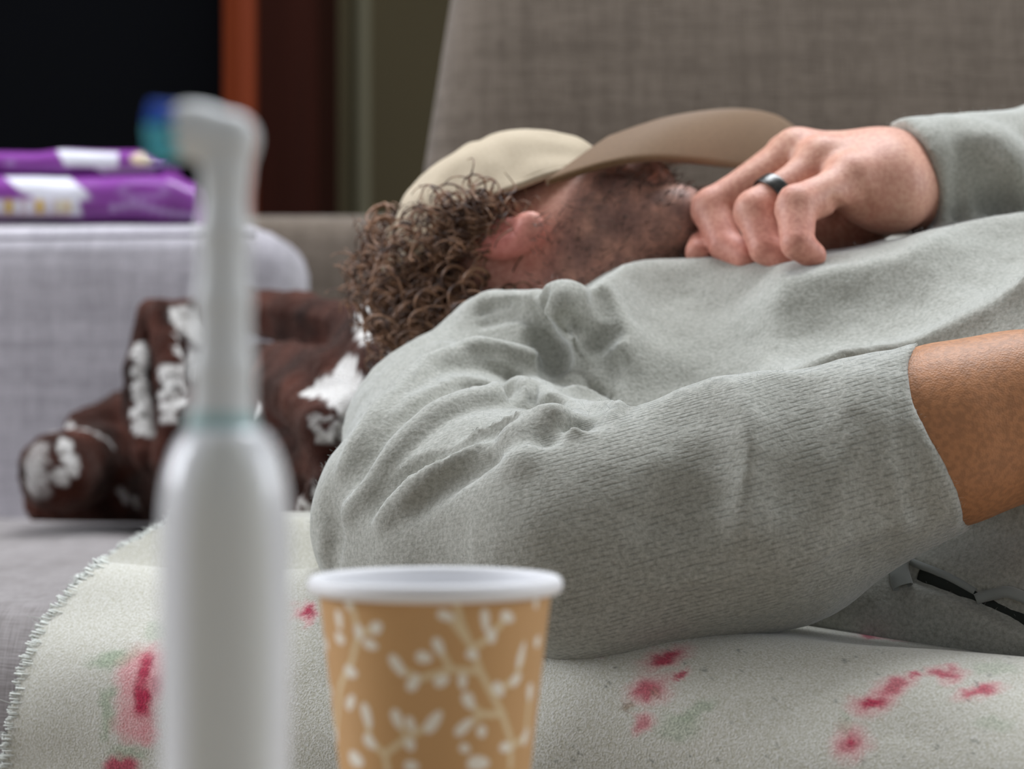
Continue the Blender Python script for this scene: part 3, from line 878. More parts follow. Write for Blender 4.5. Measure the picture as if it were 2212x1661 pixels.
m_skin, nt, b = mat('skin', lin(196, 142, 118), 0.5, 0.4)
nt.links.new(mixc(nt, .12, attr(nt, 'col', 'Color'), ramp(nt, noise(nt, geo(nt), 350, 0), .35, .65), 'OVERLAY'), b.inputs['Base Color'])
vor = N(nt, 'ShaderNodeTexVoronoi'); vor.inputs['Scale'].default_value = 900; nt.links.new(geo(nt), vor.inputs['Vector'])
bump(nt, b, vor.outputs['Distance'], .22, .0008)
V = np.concatenate([BV, HV]); Q = np.concatenate([BQ, HQ + len(BV)])
cols = np.concatenate([skin_cols(BV, 'body'), skin_cols(HV, 'hand')])
body_o = mesh_obj('body', V, Q, m_skin, person, cols=cols)


# ---- ring
m_ring, nt, b = mat('dark_metal', lin(84, 84, 84), 0.28, 0.5, Metallic=1.0)
nt.links.new(mixc(nt, noise(nt, geo(nt), 400, 0), lin(62, 62, 62), lin(104, 104, 102)), b.inputs['Base Color'])
pa, pb_ = FG[2][0][0], FG[2][1][0]; axr = nrm(pb_ - pa)
rc = pa + (pb_ - pa) * 0.72
# place it where the finger passes the ring's spot
e1 = nrm(np.cross(axr, (0, 1, 0))); e2 = np.cross(axr, e1)
prof = [(.0126, -.0044), (.0143, -.0046), (.0149, -.0038), (.0150, 0), (.0149, .0038), (.0143, .0046), (.0126, .0044), (.0126, -.0044)]
V = np.array([[rc + e1 * math.cos(a_) * r_ + e2 * math.sin(a_) * r_ + axr * z_r for r_, z_r in prof] for a_ in np.linspace(0, 2 * np.pi, 64, endpoint=False)])
o = mesh_obj('finger_ring', V.reshape(-1, 3), grid_faces(64, len(prof), True), m_ring, person)
o['label'] = 'dark grey metal ring on the finger'
bevel(o, .0004, 2)

# ================================================================== sweatshirt
LO, HI, HH = (-.13, 1.10, H - .15), (.62, 1.78, H + .185), .0028
arm = Field(LO, HI, HH)
arm.chain([(ARM[0], .064), (ARM[1], .0655), (ARM[2], .0555), (ARM[3], .0560), (ARM[4] + nrm(ARM[4] - ARM[3]) * .06, .0435)], .02)
arm.cone(P(880, 1150, 1.29), P(1000, 1190, 1.25), .046, .052, .03)           # loose cloth behind the elbow
arm.cone(P(1330, 1230, 1.205), P(1700, 1160, 1.21), .046, .040, .02)         # cloth hanging under the forearm
arm.cone(P(1700, 1155, 1.21), P(1950, 1010, 1.21), .038, .032, .02)
# folds round the crook of the elbow
R_ = lambda a_, b_=None, c_=None: a_ if b_ is None else (a_, b_, c_)
# seams: under the sleeve and at the turned cuff
arm.fold([(1400, 1275), (1600, 1232), (1800, 1175), (1960, 1125)], .004, .0016, .004)
arm.fold([(1925, 790), (1940, 900), (1950, 1000), (1975, 1110)], .004, .0012, .003, True)
arm.fold([(1965, 775), (1975, 900), (1985, 1000), (2010, 1110)], .004, .0010, .003, True)
for pth in ([(1500, 870), (1530, 980), (1480, 1120)], [(1700, 835), (1720, 960), (1690, 1080)]):
    arm.fold(pth, .016, R_(.0005, .0014, .0005), .018, True)
# open end of the sleeve
axis_ = nrm(ARM[5] - ARM[3]); end_ = P(2040, 942, 1.205); cutn = nrm(axis_ + np.array([0, -.42, 0]))
X_, Y_, Z_ = np.meshgrid(*[arm.lo[i] + np.arange(arm.n[i]) * arm.h for i in range(3)], indexing='ij', sparse=True)
Y_t = 0.16
cut = (X_ - end_[0]) * cutn[0] + (Y_ - end_[1]) * cutn[1] + (Z_ - end_[2]) * cutn[2]
cut = cut + .004 * np.sin((Z_ - end_[2]) * 70)
arm.v = np.maximum(arm.v, cut.astype(np.float32))
arm.cone(end_ - axis_ * .03, end_ + axis_ * .05, .0408, .0408, .003, True)

# far sleeve
far = Field(LO, HI, HH)
CUF = P(1975, 392, 1.480)
far.chain([(P(1330, 770, 1.68), .075), (FARW[1], .056), (P(2330, 366, 1.515), .043), (CUF - (.02, .008, 0), .0362)], .02)
far.fold([(2060, 270), (2075, 350), (2070, 450), (2050, 505)], .006, .0018, .004, True)
far.fold([(2100, 275), (2120, 350), (2115, 440)], R_(.006, .007, .006), R_(.0005, .0018, .0005), .005, True)
far.fold([(2095, 300), (2160, 340), (2212, 400)], R_(.012, .014, .012), R_(.001, .006, .003), .012)
far.fold([(2120, 330), (2160, 400), (2150, 470)], R_(.010, .012, .010), R_(.0005, .002, .001), .010, True)
ax2 = nrm(P(2330, 366, 1.51) - CUF)
q0 = P(1965, 392, 1.480); tiltn = nrm(np.array([1, .30, .28]))
cut = (X_ - q0[0]) * tiltn[0] + (Y_ - q0[1]) * tiltn[1] + (Z_ - q0[2]) * tiltn[2]
far.v = np.maximum(far.v, -cut.astype(np.float32))
far.cone(q0 - ax2 * .05, q0 + ax2 * .008, .0285, .0285, .003, True)

# trunk of the shirt
tor = Field(LO, HI, HH)
tor.cone(P(1420, 0, 1.485) * (1, 1, 0) + (0, 0, H - .030), P(2212, 0, 1.43) * (1, 1, 0) + (0, 0, H - .028), .098, .122, .03, sy=.60)
tor.cone(P(2212, 0, 1.43) * (1, 1, 0) + (0, 0, H - .028), np.array([.62, 1.38, H - .03]), .122, .118, .03, sy=.60)
tor.cone(P(1420, 850, 1.47), P(1010, 965, 1.44), .066, .056, .03)
tor.cone(P(1470, 820, 1.53), P(1360, 820, 1.66), .068, .066, .03)
tor.cone(P(1400, 665, 1.455), P(1550, 690, 1.46), .026, .030, .02)
tor.cone(P(1800, 1320, 1.285), P(2360, 1365, 1.235), .034, .044, .03)        # the side of the belly, over the seat edge
# neck opening
tor.cone(P(1000, 560, 1.50), P(1330, 660, 1.52), .062, .045, .012, True)
# ribbed collar and the bunched folds in front of the neck
tor.cone(P(1222, 672, 1.375), P(1330, 850, 1.36), .0165, .020, .008)
tor.cone(P(1215, 668, 1.375), P(1235, 690, 1.38), .0170, .0165, .006)
tor.cone(P(1330, 690, 1.40), P(1390, 620, 1.42), .020, .018, .02)
tor.cone(P(1060, 672, 1.42), P(1160, 680, 1.40), .0125, .016, .006)
tor.cone(P(1070, 700, 1.43), P(1190, 760, 1.40), .016, .020, .008)
tor.cone(P(1045, 720, 1.44), P(1240, 800, 1.39), .022, .030, .012)
tor.fold([(1045, 660), (1100, 655), (1160, 668)], .004, .0018, .002, True)
tor.fold([(1050, 685), (1100, 678), (1160, 692)], .004, .0020, .002, True)
tor.cone(P(1228, 690, 1.35), P(1240, 705, 1.365), .0075, .004, .006, True)       # hollow in the bunched fold
tor.fold([(1165, 720), (1220, 800), (1290, 880)], R_(.010, .013, .012), R_(.004, .010, .008), .008, True)
tor.fold([(1300, 680), (1320, 740), (1300, 820)], R_(.012, .014, .012), R_(.006, .008, .003), .012, True)
tor.fold([(1385, 610), (1355, 700), (1330, 800)], R_(.014, .016, .012), R_(.003, .005, .002), .016)
tor.fold([(2212, 560), (2050, 640), (1880, 730), (1740, 815)], R_(.018, .016, .012), R_(.008, .006, .002), .014)
tor.fold([(2212, 640), (2060, 720), (1900, 790)], R_(.02, .02, .016), R_(.007, .006, .002), .02, True)
tor.fold([(2212, 470), (2060, 560), (1860, 640), (1700, 690)], R_(.03, .03, .03), R_(.004, .005, .001), .03, True)
tor.fold([(1500, 600), (1520, 700), (1480, 820)], R_(.03, .03, .03), R_(.001, .004, .002), .03, True)
# lower side by the pocket
tor.fold([(1975, 1238), (2040, 1258), (2110, 1290), (2230, 1345)], .006, .006, .003, True)

wob = None
def smin(a_, b_, k):
    hh_ = np.maximum(k - np.abs(a_ - b_), 0) / k
    return np.minimum(a_, b_) - hh_ * hh_ * k * .25
kk = (0.022 * smoothstep(.06, -.02, X_) + .005).astype(np.float32)
tot = smin(smin(tor.v, far.v, .012), arm.v, kk)
sw = Field(LO, HI, HH); sw.v = tot
# folds round the crook of the elbow
sw.fold([(1300, 893), (1230, 850), (1160, 815), (1080, 790), (1000, 783), (920, 805), (850, 860), (790, 935), (745, 1010)], R_(.012, .012, .008), R_(.009, .011, .003), .004)
sw.fold([(1290, 905), (1220, 882), (1150, 866), (1080, 862), (1000, 876), (920, 918), (850, 985), (790, 1060), (745, 1120)], R_(.010, .010, .007), R_(.009, .011, .003), .004)
sw.fold([(1255, 925), (1190, 918), (1120, 925), (1050, 950), (970, 1000), (890, 1065), (820, 1130)], R_(.009, .009, .007), R_(.008, .009, .002), .004)
sw.fold([(1285, 880), (1210, 830), (1130, 780), (1040, 748), (950, 752)], R_(.008, .010, .008), R_(.006, .008, .001), .006)
sw.fold([(1280, 900), (1200, 860), (1120, 834), (1040, 826), (960, 840), (890, 885), (830, 950), (780, 1030)], R_(.006, .007, .006), R_(.007, .010, .002), .004, True)
sw.fold([(1260, 915), (1190, 900), (1120, 898), (1040, 915), (960, 960), (880, 1025), (810, 1100)], R_(.006, .007, .006), R_(.006, .009, .002), .004, True)
sw.fold([(1200, 942), (1130, 960), (1060, 990), (980, 1045), (900, 1110)], R_(.006, .007, .006), R_(.003, .006, .001), .004, True)
sw.fold([(1260, 860), (1180, 800), (1100, 765), (1020, 762)], R_(.006, .007, .006), R_(.006, .007, .001), .004, True)
sw.fold([(1128, 1005), (1120, 960), (1135, 930), (1200, 912)], R_(.008, .010, .009), R_(.001, .006, .004), .006)
sw.fold([(1162, 640), (1170, 700), (1200, 760), (1255, 835), (1300, 885)], R_(.007, .009, .007), R_(.008, .011, .006), .004, True)
sw.fold([(1308, 640), (1318, 700), (1305, 780), (1300, 840)], R_(.008, .009, .007), R_(.007, .009, .003), .005, True)
sw.fold([(1040, 672), (1095, 656), (1158, 672)], .004, .0035, .002, True)
sw.fold([(1045, 700), (1100, 684), (1160, 700)], .004, .0035, .002, True)
sw.fold([(705, 1090), (720, 1150), (715, 1230)], R_(.008, .009, .008), R_(.001, .005, .002), .006, True)
V, Q = sw.mesh(); V = relax(V, Q, 1, .5)
Nn = normals(V, Q)
V = V + Nn * (vn(V * 42)[:, None] * .0011 + vn(V * 110 + 7)[:, None] * .0005)
# knit direction: distance round the arm, so that the wales run along the sleeve
ab = ARM[4] - ARM[2]; ab = ab / np.linalg.norm(ab)
s1 = nrm(np.cross(ab, (0, 1, 0))); s2 = np.cross(ab, s1)
q = V - ARM[3]; ang = np.arctan2(q @ s2, q @ s1)
on_arm = (arm.at(np.clip(V, np.array(LO) + .003, np.array(HI) - .004)) < .006)
wale = np.where(on_arm, .058 * np.arcsin(np.clip((q @ s1) / .060, -1, 1)), V[:, 2] * 1.0 + V[:, 0] * .15)
fleece = np.where(on_arm, .75 - .75 * smoothstep(-.03, .06, V[:, 0]), 1.0)
m_sw, nt, b = mat('grey_knit', lin(160, 162, 158), 0.95, 0.1, Sheen_Weight=0.35, Sheen_Roughness=0.45)
b.inputs['Sheen Tint'].default_value = (.9, .95, 1, 1)
g = geo(nt)
wv = attr(nt, 'wale')
n1 = noise(nt, g, 90, 0); n2 = noise(nt, g, 480, 1, .6); n3 = noise(nt, g, 1500, 0)
ph = math_(nt, 'ADD', math_(nt, 'MULTIPLY', wv, 2 * math.pi / .0026), math_(nt, 'MULTIPLY', n1, .7))
sn = math_(nt, 'ADD', math_(nt, 'MULTIPLY', math_(nt, 'SINE', ph), .5), .5)
onarm = math_(nt, 'SUBTRACT', 1.0, attr(nt, 'fleece'))
dash = ramp(nt, noise(nt, vmul(nt, g, (200, 200, 700)), 1.0, 0), .38, .62)
rib = math_(nt, 'MULTIPLY', math_(nt, 'MULTIPLY', math_(nt, 'POWER', sn, 3.0), onarm), dash)
heather = mixc(nt, ramp(nt, n2, .22, .78), lin(150, 150, 140), lin(186, 185, 176))
heather = mixc(nt, math_(nt, 'MULTIPLY', ramp(nt, n3, .55, .8), .25), heather, lin(120, 121, 112))
nt.links.new(mixc(nt, math_(nt, 'MULTIPLY', rib, .42), heather, lin(96, 99, 93)), b.inputs['Base Color'])
hgt = math_(nt, 'SUBTRACT', math_(nt, 'MULTIPLY', n2, .8), math_(nt, 'MULTIPLY', rib, .5))
bump(nt, b, hgt, .32, .0013)
shirt = mesh_obj('sweatshirt', V, Q, m_sw, person, attrs={'wale': wale, 'fleece': fleece})
# loose fibres standing on the brushed cloth
rsf = np.random.default_rng(9)
cand = np.where((V[:, 0] < .36))[0]; pick = rsf.choice(cand, 26000)
Nf = normals(V, Q)[pick]; base_ = V[pick] + rsf.normal(0, .001, (len(pick), 3))
dirs = Nf + rsf.normal(0, .75, (len(pick), 3)); dirs /= np.linalg.norm(dirs, axis=1)[:, None]
dirs = np.where((np.sum(dirs * Nf, 1) < .1)[:, None], Nf, dirs)
Lf = rsf.uniform(.0008, .0026, (len(pick), 1)); bendf = rsf.normal(0, .5, (len(pick), 3))
p0 = base_ - Nf * .0004; p1 = base_ + dirs * Lf * .5; p2 = base_ + (dirs + bendf * .6) * Lf
sd = np.cross(dirs, rsf.normal(0, 1, (len(pick), 3))); sd /= np.linalg.norm(sd, axis=1)[:, None]; sd2 = np.cross(dirs, sd)
ring_ = [(sd, .000055), (-.5 * sd + .87 * sd2, .000055), (-.5 * sd - .87 * sd2, .000055)]
FV = np.stack([pp + r_[0] * r_[1] * (1.0 if ii < 2 else .4) for ii, pp in enumerate((p0, p1, p2)) for r_ in ring_], 1).reshape(-1, 3)
fq = np.array([[0, 1, 4, 3], [1, 2, 5, 4], [2, 0, 3, 5], [3, 4, 7, 6], [4, 5, 8, 7], [5, 3, 6, 8]])
FQ = (np.arange(len(pick))[:, None, None] * 9 + fq[None]).reshape(-1, 4)
m_fz, _, _ = mat('cloth_fibre', lin(188, 191, 188), .9, .1)
fz = mesh_obj('fibre_fuzz', FV, FQ, m_fz, shirt); fz['kind'] = 'stuff'
# pocket edge and drawn cord at the side of the shirt
m_edge, nt, b = mat('pocket_binding', lin(150, 154, 150), 0.9, 0.1, Sheen_Weight=.3)
m_pin, _, _ = mat('pocket_lining', lin(52, 55, 52), 0.95, 0.05)
def shirt_hit(px, py): return tor.hit(px, py)
def ribbon(path, wdt, lift, name, m, parent, n=40):
    pts = np.array([shirt_hit(*p) for p in path]); pts = catmull(pts, np.linspace(0, 1, n))
    t = np.gradient(pts, axis=0); t /= np.linalg.norm(t, axis=1)[:, None]
    nr = np.array([tor.grad(p) for p in pts]); sd = np.cross(t, nr); sd /= np.linalg.norm(sd, axis=1)[:, None]
    V = []
    for a_ in np.linspace(0, 2 * np.pi, 10, endpoint=False):
        V.append(pts + nr * lift + sd * (wdt / 2 * math.cos(a_)) + nr * (.0022 * math.sin(a_)))
    V = np.array(V)
    return mesh_obj(name, V.reshape(-1, 3), grid_faces(10, n, True, True), m, parent)
ribbon([(1985, 1242), (2040, 1258), (2110, 1290), (2230, 1345)], .009, .0005, 'pocket_slit', m_pin, shirt)
ribbon([(1950, 1203), (1940, 1235), (1952, 1272)], .011, .002, 'pocket_tab', m_edge, shirt)
ribbon([(2110, 1300), (2140, 1282), (2180, 1280), (2240, 1302)], .006, .003, 'cord', m_edge, shirt)
ribbon([(1960, 1212), (2040, 1240), (2110, 1278)], .004, .001, 'pocket_edge', m_edge, shirt)

# trousers, beyond the frame
tr = Field((.50, 1.0, H - .15), (1.42, 1.75, H + .12), .008)
tr.cone(np.array([.56, 1.40, H - .04]), np.array([.70, 1.38, H - .04]), .105, .10, .03, sy=.62)
tr.chain([(np.array([.66, 1.30, H - .045]), .085), (np.array([1.05, 1.20, H - .03]), .068), (np.array([1.36, 1.22, H - .07]), .05)], .03)
tr.chain([(np.array([.66, 1.47, H - .045]), .085), (np.array([1.05, 1.47, H + .00]), .068), (np.array([1.36, 1.44, H - .07]), .05)], .03)
V, Q = tr.mesh(); V = relax(V, Q, 2)
m_tr, nt, b = mat('trouser_cloth', lin(70, 74, 82), .9, .1)
nt.links.new(mixc(nt, noise(nt, geo(nt), 500, 0), lin(60, 64, 72), lin(82, 86, 94)), b.inputs['Base Color'])
mesh_obj('trousers', V, Q, m_tr, person)

# ================================================================== cap
m_cap, nt, b = mat('cream_twill', lin(206, 190, 160), .85, .15, Sheen_Weight=.1)
nt.links.new(mixc(nt, noise(nt, geo(nt), 700, 0), lin(178, 162, 138), lin(198, 184, 160)), b.inputs['Base Color'])
bump(nt, b, noise(nt, geo(nt), 1200, 0), .2, .0006)
m_brim, nt, b = mat('brown_twill', lin(146, 112, 76), .8, .15, Sheen_Weight=.15)
nt.links.new(mixc(nt, noise(nt, geo(nt), 700, 0), lin(100, 76, 52), lin(122, 95, 67)), b.inputs['Base Color'])
m_under, _, _ = mat('brim_lining', lin(70, 52, 36), .9, .1)
cap = setp(empty('cap', tuple(P(1180, 400, 1.5))), person)
CC = hl(.020, .004, 0); CR = np.array([.106, .100, .087]) * HS
NA = nrm(FW * .75 + U * .66); E1 = nrm(FW * .66 - U * .75); E2 = RR
def cap_pt(t, ph):
    w_ = NA * math.cos(ph) + (E1 * math.cos(t) + E2 * math.sin(t)) * math.sin(ph)
    return CC + w_ / math.sqrt(sum((float(w_ @ AX[i]) / CR[i]) ** 2 for i in range(3)))
def cap_edge(t):
    lo_, hi_ = .3, 2.2
    for _ in range(22):
        m_ = (lo_ + hi_) / 2
        lo_, hi_ = (m_, hi_) if float((cap_pt(t, m_) - HO) @ NA) > .026 * HS else (lo_, m_)
    return lo_
nt_, nph = 120, 30
V = np.zeros((nt_, nph, 3))
for i in range(nt_):
    t = 2 * math.pi * i / nt_; pe = cap_edge(t)
    for j in range(nph):
        V[i, j] = cap_pt(t, pe * (1 - j / (nph - 1)) + 1e-3)
    seam = abs(math.cos(3 * t)) ** 14
    nrm_ = V[i] - CC; nrm_ /= np.linalg.norm(nrm_, axis=1)[:, None]
    V[i] -= nrm_ * (.0016 * seam * (1 - np.linspace(0, 1, nph) ** 6))[:, None]
EDGE = V[:, 0].copy()
W = V.reshape(-1, 3); dr = W - CC; dr /= np.linalg.norm(dr, axis=1)[:, None]
W = W + dr * (vn(W * 35)[:, None] * .0035 + vn(W * 75)[:, None] * .0015 + .001)
o = mesh_obj('cap_crown', W, grid_faces(nt_, nph, True), m_cap, cap); sm = o.modifiers.new('thick', 'SOLIDIFY'); sm.thickness = .0015; sm.offset = -1
pts = np.r_[EDGE, EDGE[:1]]
vv, qq = tube_mesh([(pts, np.full(len(pts), .0028))], 8); mesh_obj('sweat_band', vv, qq, m_cap, cap)
# brim
near = catmull(np.array([P(1180, 396, 1.475), P(1300, 360, 1.470), P(1400, 346, 1.480), P(1500, 352, 1.510), P(1610, 362, 1.560), P(1690, 335, 1.605), P(1722, 285, 1.640)]), np.linspace(0, 1, 60))
rid = catmull(np.array([P(1320, 298, 1.555), P(1450, 256, 1.580), P(1580, 240, 1.605), P(1670, 252, 1.63), P(1722, 284, 1.642)]), np.linspace(0, 1, 60))
farr = catmull(np.array([P(1200, 400, 1.660), P(1400, 360, 1.710), P(1560, 340, 1.715), P(1680, 320, 1.680), P(1722, 286, 1.644)]), np.linspace(0, 1, 60))
nu = 33
V = np.zeros((60, nu, 3))
for j, u_ in enumerate(np.linspace(0, 1, nu)):
    ctrl = 2 * rid - .5 * (near + farr)
    V[:, j] = (1 - u_) ** 2 * near + 2 * u_ * (1 - u_) * ctrl + u_ ** 2 * farr
o = mesh_obj('cap_brim', V.reshape(-1, 3), grid_faces(60, nu), m_brim, cap); sm = o.modifiers.new('thick', 'SOLIDIFY'); sm.thickness = .0035; sm.offset = 0
BRIM = o

# ================================================================== hair and beard
m_hair, nt, b = mat('brown_hair', lin(92, 66, 52), .45, .4)
nt.links.new(mixc(nt, ramp(nt, noise(nt, geo(nt), 120, 0), .35, .65), lin(74, 50, 38), lin(156, 118, 92)), b.inputs['Base Color'])
rg = random.Random(5)
paths = []
def lock(root, out, length, curl, turns, r0, grav=.4):
    n_ = 26; pts = []
    d_ = nrm(out); p_ = np.array(root)
    a1 = nrm(np.cross(d_, (rg.uniform(-1, 1), rg.uniform(-1, 1), rg.uniform(-1, 1)))); a2 = np.cross(d_, a1); ph_ = rg.uniform(0, 6.28)
    ax_ = p_.copy()
    for i in range(n_):
        t = i / (n_ - 1)
        d_ = nrm(d_ + np.array([0, 0, -grav]) / n_ * 2)
        ax_ = ax_ + d_ * length / n_
        c_ = curl * min(1, t * 3)
        a1n = nrm(a1 - (a1 @ d_) * d_); a2n = np.cross(d_, a1n)
        pts.append(ax_ + (a1n * math.cos(ph_ + turns * 6.28 * t) + a2n * math.sin(ph_ + turns * 6.28 * t)) * c_)
    rad = r0 * (1 - .75 * np.linspace(0, 1, n_) ** 2)
    paths.append((np.array(pts), rad))
cnt = 0
while cnt < 2600:
    th1 = rg.uniform(-math.pi, math.pi); ph1 = rg.uniform(-1, 1)
    # direction on the skull in head axes
    du = rg.uniform(-.5, 1); df = rg.uniform(-1, .45); dr_ = rg.uniform(-.6, 1)
    v_ = np.array([du, df, dr_]); L = np.linalg.norm(v_)
    if L > 1 or L < .3: continue
    v_ /= L
    if v_[0] < -.42 and v_[1] > -.3: continue                     # keep the ear and neck clear
    if v_[2] > .45 and -.85 < v_[0] < .05 and v_[1] > -.35: continue
    if v_[1] > .25 - .1 * v_[0]: continue
    root = hl(.022 + .098 * v_[0], .090 * v_[1], .071 * v_[2])
    px, py = proj(root)
    out = U * v_[0] + FW * v_[1] + RR * v_[2]
    out = out + U * .05 + np.array([rg.uniform(-.5, .5), rg.uniform(-.5, .3), rg.uniform(-.5, .5)])
    lock(root, out, rg.uniform(.012, .034) * (1 - .45 * max(0, v_[0])), rg.uniform(.003, .008), rg.uniform(.7, 1.8), rg.uniform(.0004, .0010), rg.uniform(.1, .9))
    cnt += 1
# larger ringlets on the outside
for k in range(170):
    v_ = np.array([rg.uniform(-.3, 1), rg.uniform(-1, .1), rg.uniform(.1, 1)]); v_ /= np.linalg.norm(v_)
    if v_[2] > .45 and -.85 < v_[0] < .10 and v_[1] > -.30: continue
    root = hl(.022 + .105 * v_[0], .092 * v_[1], .078 * v_[2])
    lock(root, U * (v_[0] * .7) + FW * v_[1] + RR * v_[2] + np.array([rg.uniform(-.6, .6), rg.uniform(-.4, .2), rg.uniform(-.5, .5)]), rg.uniform(.02, .035), rg.uniform(.007, .012), rg.uniform(.9, 1.6), rg.uniform(.0009, .0016), rg.uniform(.1, .8))
# loose curls against the light
for k in range(60):
    px = rg.uniform(880, 1010); py = 560 - (px - 880) * .95 + rg.uniform(-25, 60)
    lock(P(px + 35, py + 40, rg.uniform(1.50, 1.58)), (rg.uniform(-1, .1), rg.uniform(-.4, .4), rg.uniform(.1, 1)), rg.uniform(.02, .04), rg.uniform(.003, .008), rg.uniform(.7, 1.6), .0008, .2)
# curls lying over the side of the cap, above the ear
for k in range(110):
    px = rg.uniform(950, 1080); py = rg.uniform(420, 500) - (px - 1040) * .1
    lock(P(px, py, 1.475 + rg.uniform(-.004, .012)), (rg.uniform(-1, .6), rg.uniform(-.5, .1), rg.uniform(-.7, .6)), rg.uniform(.015, .035), rg.uniform(.004, .009), rg.uniform(.8, 1.8), rg.uniform(.0006, .0011), .4)
vv, qq = tube_mesh(paths, 4)
o = mesh_obj('hair', vv, qq, m_hair, person); o['kind'] = 'stuff'
# beard: short hairs on the jaw
q = (BV - HO) / HS; u = q @ U; f = q @ FW; r = q @ RR
Nb = normals(BV, BQ)
mask = (u < -.046 - .25 * (f - .05)) & (u > -.125) & (f > -.03) & (BV[:, 2] > H - .05) & (BV[:, 0] < .16)
idx = np.where(mask)[0]; rs = np.random.default_rng(2)
paths = []
for i in rs.choice(idx, 1500):
    d_ = nrm(Nb[i] + U * -.6 + rs.normal(0, .45, 3)); L = rs.uniform(.004, .010); p_ = BV[i] + rs.normal(0, .001, 3)
    bend = rs.normal(0, .4, 3)
    paths.append((np.array([p_, p_ + d_ * L * .5, p_ + (d_ + bend * .6) * L]), np.array([.00035, .0003, .0001])))
m_beard, nt, b = mat('beard_hair', lin(92, 74, 66), .5, .35)
nt.links.new(mixc(nt, noise(nt, geo(nt), 150, 0), lin(70, 52, 46), lin(140, 118, 106)), b.inputs['Base Color'])
vv, qq = tube_mesh(paths, 3)
o = mesh_obj('beard', vv, qq, m_beard, person); o['kind'] = 'stuff'
# fine pale hairs on the forearm
paths = []
for k in range(260):
    t = rs.uniform(0, 1); ang_ = rs.uniform(-.2, 1.5)
    c_ = ARM[4] + (ARM[5] - ARM[4]) * t * 1.6; rad_ = .0400 - .0027 * t * 1.6
    n_ = nrm(s1 * math.sin(-ang_) * 0 + np.array([0, -math.cos(ang_), math.sin(ang_)])); n_ = nrm(n_ - (n_ @ ab) * ab)
    p_ = c_ + n_ * rad_ * .995; d_ = nrm(n_ * .35 + ab * .8 + rs.normal(0, .3, 3)); L = rs.uniform(.005, .010)
    paths.append((np.array([p_, p_ + d_ * L * .5 , p_ + d_ * L - n_ * .0012]), np.array([.00010, .00009, .00003])))
m_fine, _, _ = mat('pale_hair', lin(205, 170, 130), .4, .4)
vv, qq = tube_mesh(paths, 3)
o = mesh_obj('arm_hair', vv, qq, m_fine, person); o['kind'] = 'stuff'
# ================================================================== brown and white plush blanket
pl = Field((-.60, 1.50, H - .135), (.10, 2.29, H + .10), .0038)
def T(pts, k=.008):
    out = []
    for a_, b_, c_, r_ in pts:
        c2 = c_ + .155 * float(1 - smoothstep(420, 700, a_))        # the left part lies back against the armrest
        out.append((P(a_, b_, c2), r_ * c2 / c_))
    pl.chain(out, k)
T([(122, 1020, 1.90, .031), (210, 1005, 2.00, .033), (300, 1000, 2.08, .030)])                 # rolled end
T([(190, 930, 2.02, .020), (260, 905, 2.05, .022), (340, 930, 2.02, .026)])
T([(318, 680, 1.97, .010), (300, 800, 1.94, .0125), (302, 900, 1.92, .0135), (325, 985, 1.90, .013)], .004)       # standing fold
T([(345, 668, 1.95, .010), (365, 800, 1.91, .0125), (370, 900, 1.89, .0130), (365, 1000, 1.88, .014)], .004)
T([(330, 672, 1.97, .011), (420, 672, 1.96, .012)], .006)
T([(400, 690, 1.96, .013), (440, 800, 1.95, .020), (450, 930, 1.93, .026)], .006)
T([(520, 668, 1.98, .018), (640, 690, 1.95, .022), (760, 722, 1.88, .024), (860, 745, 1.80, .026)], .006)
T([(812, 690, 1.70, .014), (815, 720, 1.70, .015)], .005)
T([(545, 790, 1.86, .016), (640, 795, 1.80, .019), (720, 790, 1.74, .018), (800, 778, 1.70, .014)], .006)
T([(590, 820, 1.80, .020), (690, 870, 1.72, .026), (730, 930, 1.66, .028)], .008)
T([(560, 900, 1.86, .022), (600, 980, 1.80, .028), (660, 1080, 1.70, .026)], .006)
T([(640, 985, 1.68, .013), (690, 1010, 1.65, .014), (700, 1060, 1.63, .013), (672, 1105, 1.64, .012)], .004)
T([(300, 1045, 2.00, .036), (450, 1040, 1.92, .040), (600, 1050, 1.80, .036), (720, 1060, 1.70, .036)], .012)
T([(420, 960, 1.98, .040), (600, 900, 1.92, .045), (760, 860, 1.82, .045)], .012)
T([(820, 830, 1.72, .045), (960, 830, 1.64, .048), (1150, 860, 1.60, .045)], .02)
T([(115, 1075, 1.99, .026), (300, 1090, 1.98, .028)], .01)
for pth in ([(560, 690), (640, 715), (740, 745)], [(640, 800), (700, 860), (690, 920)], [(620, 960), (650, 1020), (640, 1080)], [(240, 930), (280, 960), (300, 1020)], [(480, 960), (520, 1010), (560, 1060)]):
    pl.fold(pth, .008, (.001, .004, .001), .008, True)
V, Q = pl.mesh(); V = relax(V, Q, 2)
Nn = normals(V, Q)
V = V + Nn * (vn(V * 60)[:, None] * .0022 + vn(V * 240)[:, None] * .0012)
V[:, 2] = np.maximum(V[:, 2], SEAT + .004 + 0 * V[:, 2])
brown = np.array(lin(80, 42, 31)[:3]); dbrown = np.array(lin(26, 15, 12)[:3]); cream = np.array(lin(226, 224, 220)[:3])
n1 = (vn(V * 24 + 3) * .45 + vn(V * 70) * .25 + .42)[:, None]
col = dbrown + (brown - dbrown) * np.clip(n1 * 1.1, 0, 1)
px, py = proj(V)
jag = vn(V * 260) * .0045
def blob(pxh, pyh, r_, wt=1.0, stretch=None):
    global col
    c_ = pl.hit(pxh, pyh); dlt = V - c_
    if stretch is not None: dlt = dlt * np.array(stretch)
    m = (1 - smoothstep(r_ * .85, r_ * 1.1, np.linalg.norm(dlt, axis=1) + jag))[:, None] * wt
    col = col * (1 - m) + cream * m
blob(735, 820, .019); blob(752, 850, .015); blob(690, 845, .011); blob(755, 800, .010)
